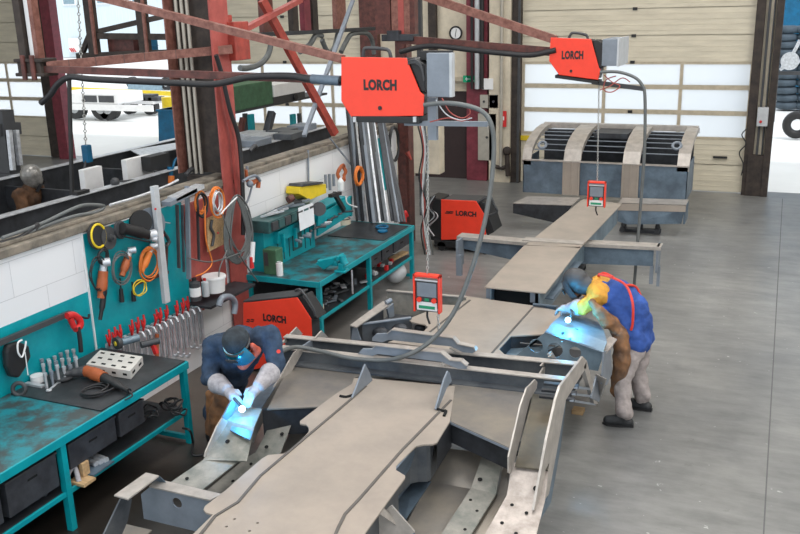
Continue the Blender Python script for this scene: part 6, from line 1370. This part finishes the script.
skinmesh('welding_helmet', [[(hd+u*.04, .165), (hd+f*.06-u*.02, .15)], [(hd+f*.12-u*.1, .06), (hd+f*.14+u*.02, .07)]], mat('scuffed_grey_helmet', (.3,.29,.27), .3, .4, var=.5), P, .014, 3)
shield(P, hd+f*.06, f, u, s, 'dgrey', H0=.08, H1=-.18, out=.15)
# ---------- welding arcs
def arc(c, e, label, col=(.35,.75,1)):
    q = MB(); q.sphere(c, .03, 12, 8); o = q.build('welding_arc', em_mat('arc_glow', (.5,.85,1), 9)); tag(o, label, 'welding arc')
    l = bpy.data.lights.new('arc_light', 'POINT'); l.energy = e; l.color = col; l.shadow_soft_size = .03; lo = bpy.data.objects.new('arc_light', l); COL.objects.link(lo); lo.location = V(c)+V((0,-.03,.05)); return o
arc(at(568,320,Z=1.1), 20, 'bright blue-white welding arc under the right welder\'s glove', (.02,.5,1)); arc(at(242,409,Z=.86), 9, 'blue-white welding arc under the crouching welder\'s gloves', (.03,.45,1))
for c in ((244,408,.84,7),(568,318,1.08,7)):
    pass
import numpy as np
F=885.16; YAW,PIT,ROL=-0.40979,0.28544,0.02559
def R():
    f=np.array([np.sin(YAW)*np.cos(PIT),np.cos(YAW)*np.cos(PIT),-np.sin(PIT)])
    r0=np.array([np.cos(YAW),-np.sin(YAW),0.]); d0=np.cross(f,r0)
    c,s=np.cos(ROL),np.sin(ROL)
    return np.array([c*r0+s*d0,-s*r0+c*d0,f])
M=R();H=4.2
def ray(x,y): return M.T@np.array([(x-400)/F,(y-267)/F,1])
def P(x,y,X=None,Y=None,Z=None):
    d=ray(x,y)
    t=(X/d[0]) if X is not None else (Y/d[1]) if Y is not None else ((Z-H)/d[2])
    return (t*d+np.array([0,0,H])).round(3)
def J(p):
    v=M@(np.array(p,float)-[0,0,H]); return (round(F*v[0]/v[2]+400,1),round(F*v[1]/v[2]+267,1))
# ================================================================ LIGHT
W = bpy.data.worlds.new('sky'); S.world = W; W.use_nodes = True
bg = W.node_tree.nodes['Background']; bg.inputs[0].default_value = (.88,.94,1,1); bg.inputs[1].default_value = 1.45
def area(loc, rot, sx, sy, e, col=(1,1,1), name='overhead_area_light'):
    l = bpy.data.lights.new(name, 'AREA'); l.shape = 'RECTANGLE'; l.size = sx; l.size_y = sy; l.energy = e; l.color = col
    o = bpy.data.objects.new(name, l); COL.objects.link(o); o.location = loc; o.rotation_euler = rot; return o
for x in (-3, 3):  # unseen overhead area lights, put in to light the closed hall
    for y in (3, 9, 15): area((x, y, 8.9), (0,0,0), 3.0, 4.5, 262, (1,.985,.96))
for y in (4, 11, 17): area((-10, y, 8.9), (0,0,0), 2.5, 4, 205, (1,.985,.96))
area((8.8, 8, 5.5), (0, math.radians(78), 0), 4, 13, 290, (1,.99,.97), 'side_area_light')  # unseen area light inside the right wall, which has no window
sun = bpy.data.lights.new('sun', 'SUN'); sun.energy = 1.6; sun.angle = .05; so = bpy.data.objects.new('sun', sun); COL.objects.link(so)
so.rotation_euler = (math.radians(-35), math.radians(30), 0)
so.rotation_euler = V((-.5, .45, -1)).to_track_quat('-Z', 'Y').to_euler()
S.view_settings.view_transform = 'Standard'; S.view_settings.look = 'None'; S.view_settings.gamma = 1; S.view_settings.exposure = 0
S.view_settings.use_curve_mapping = False
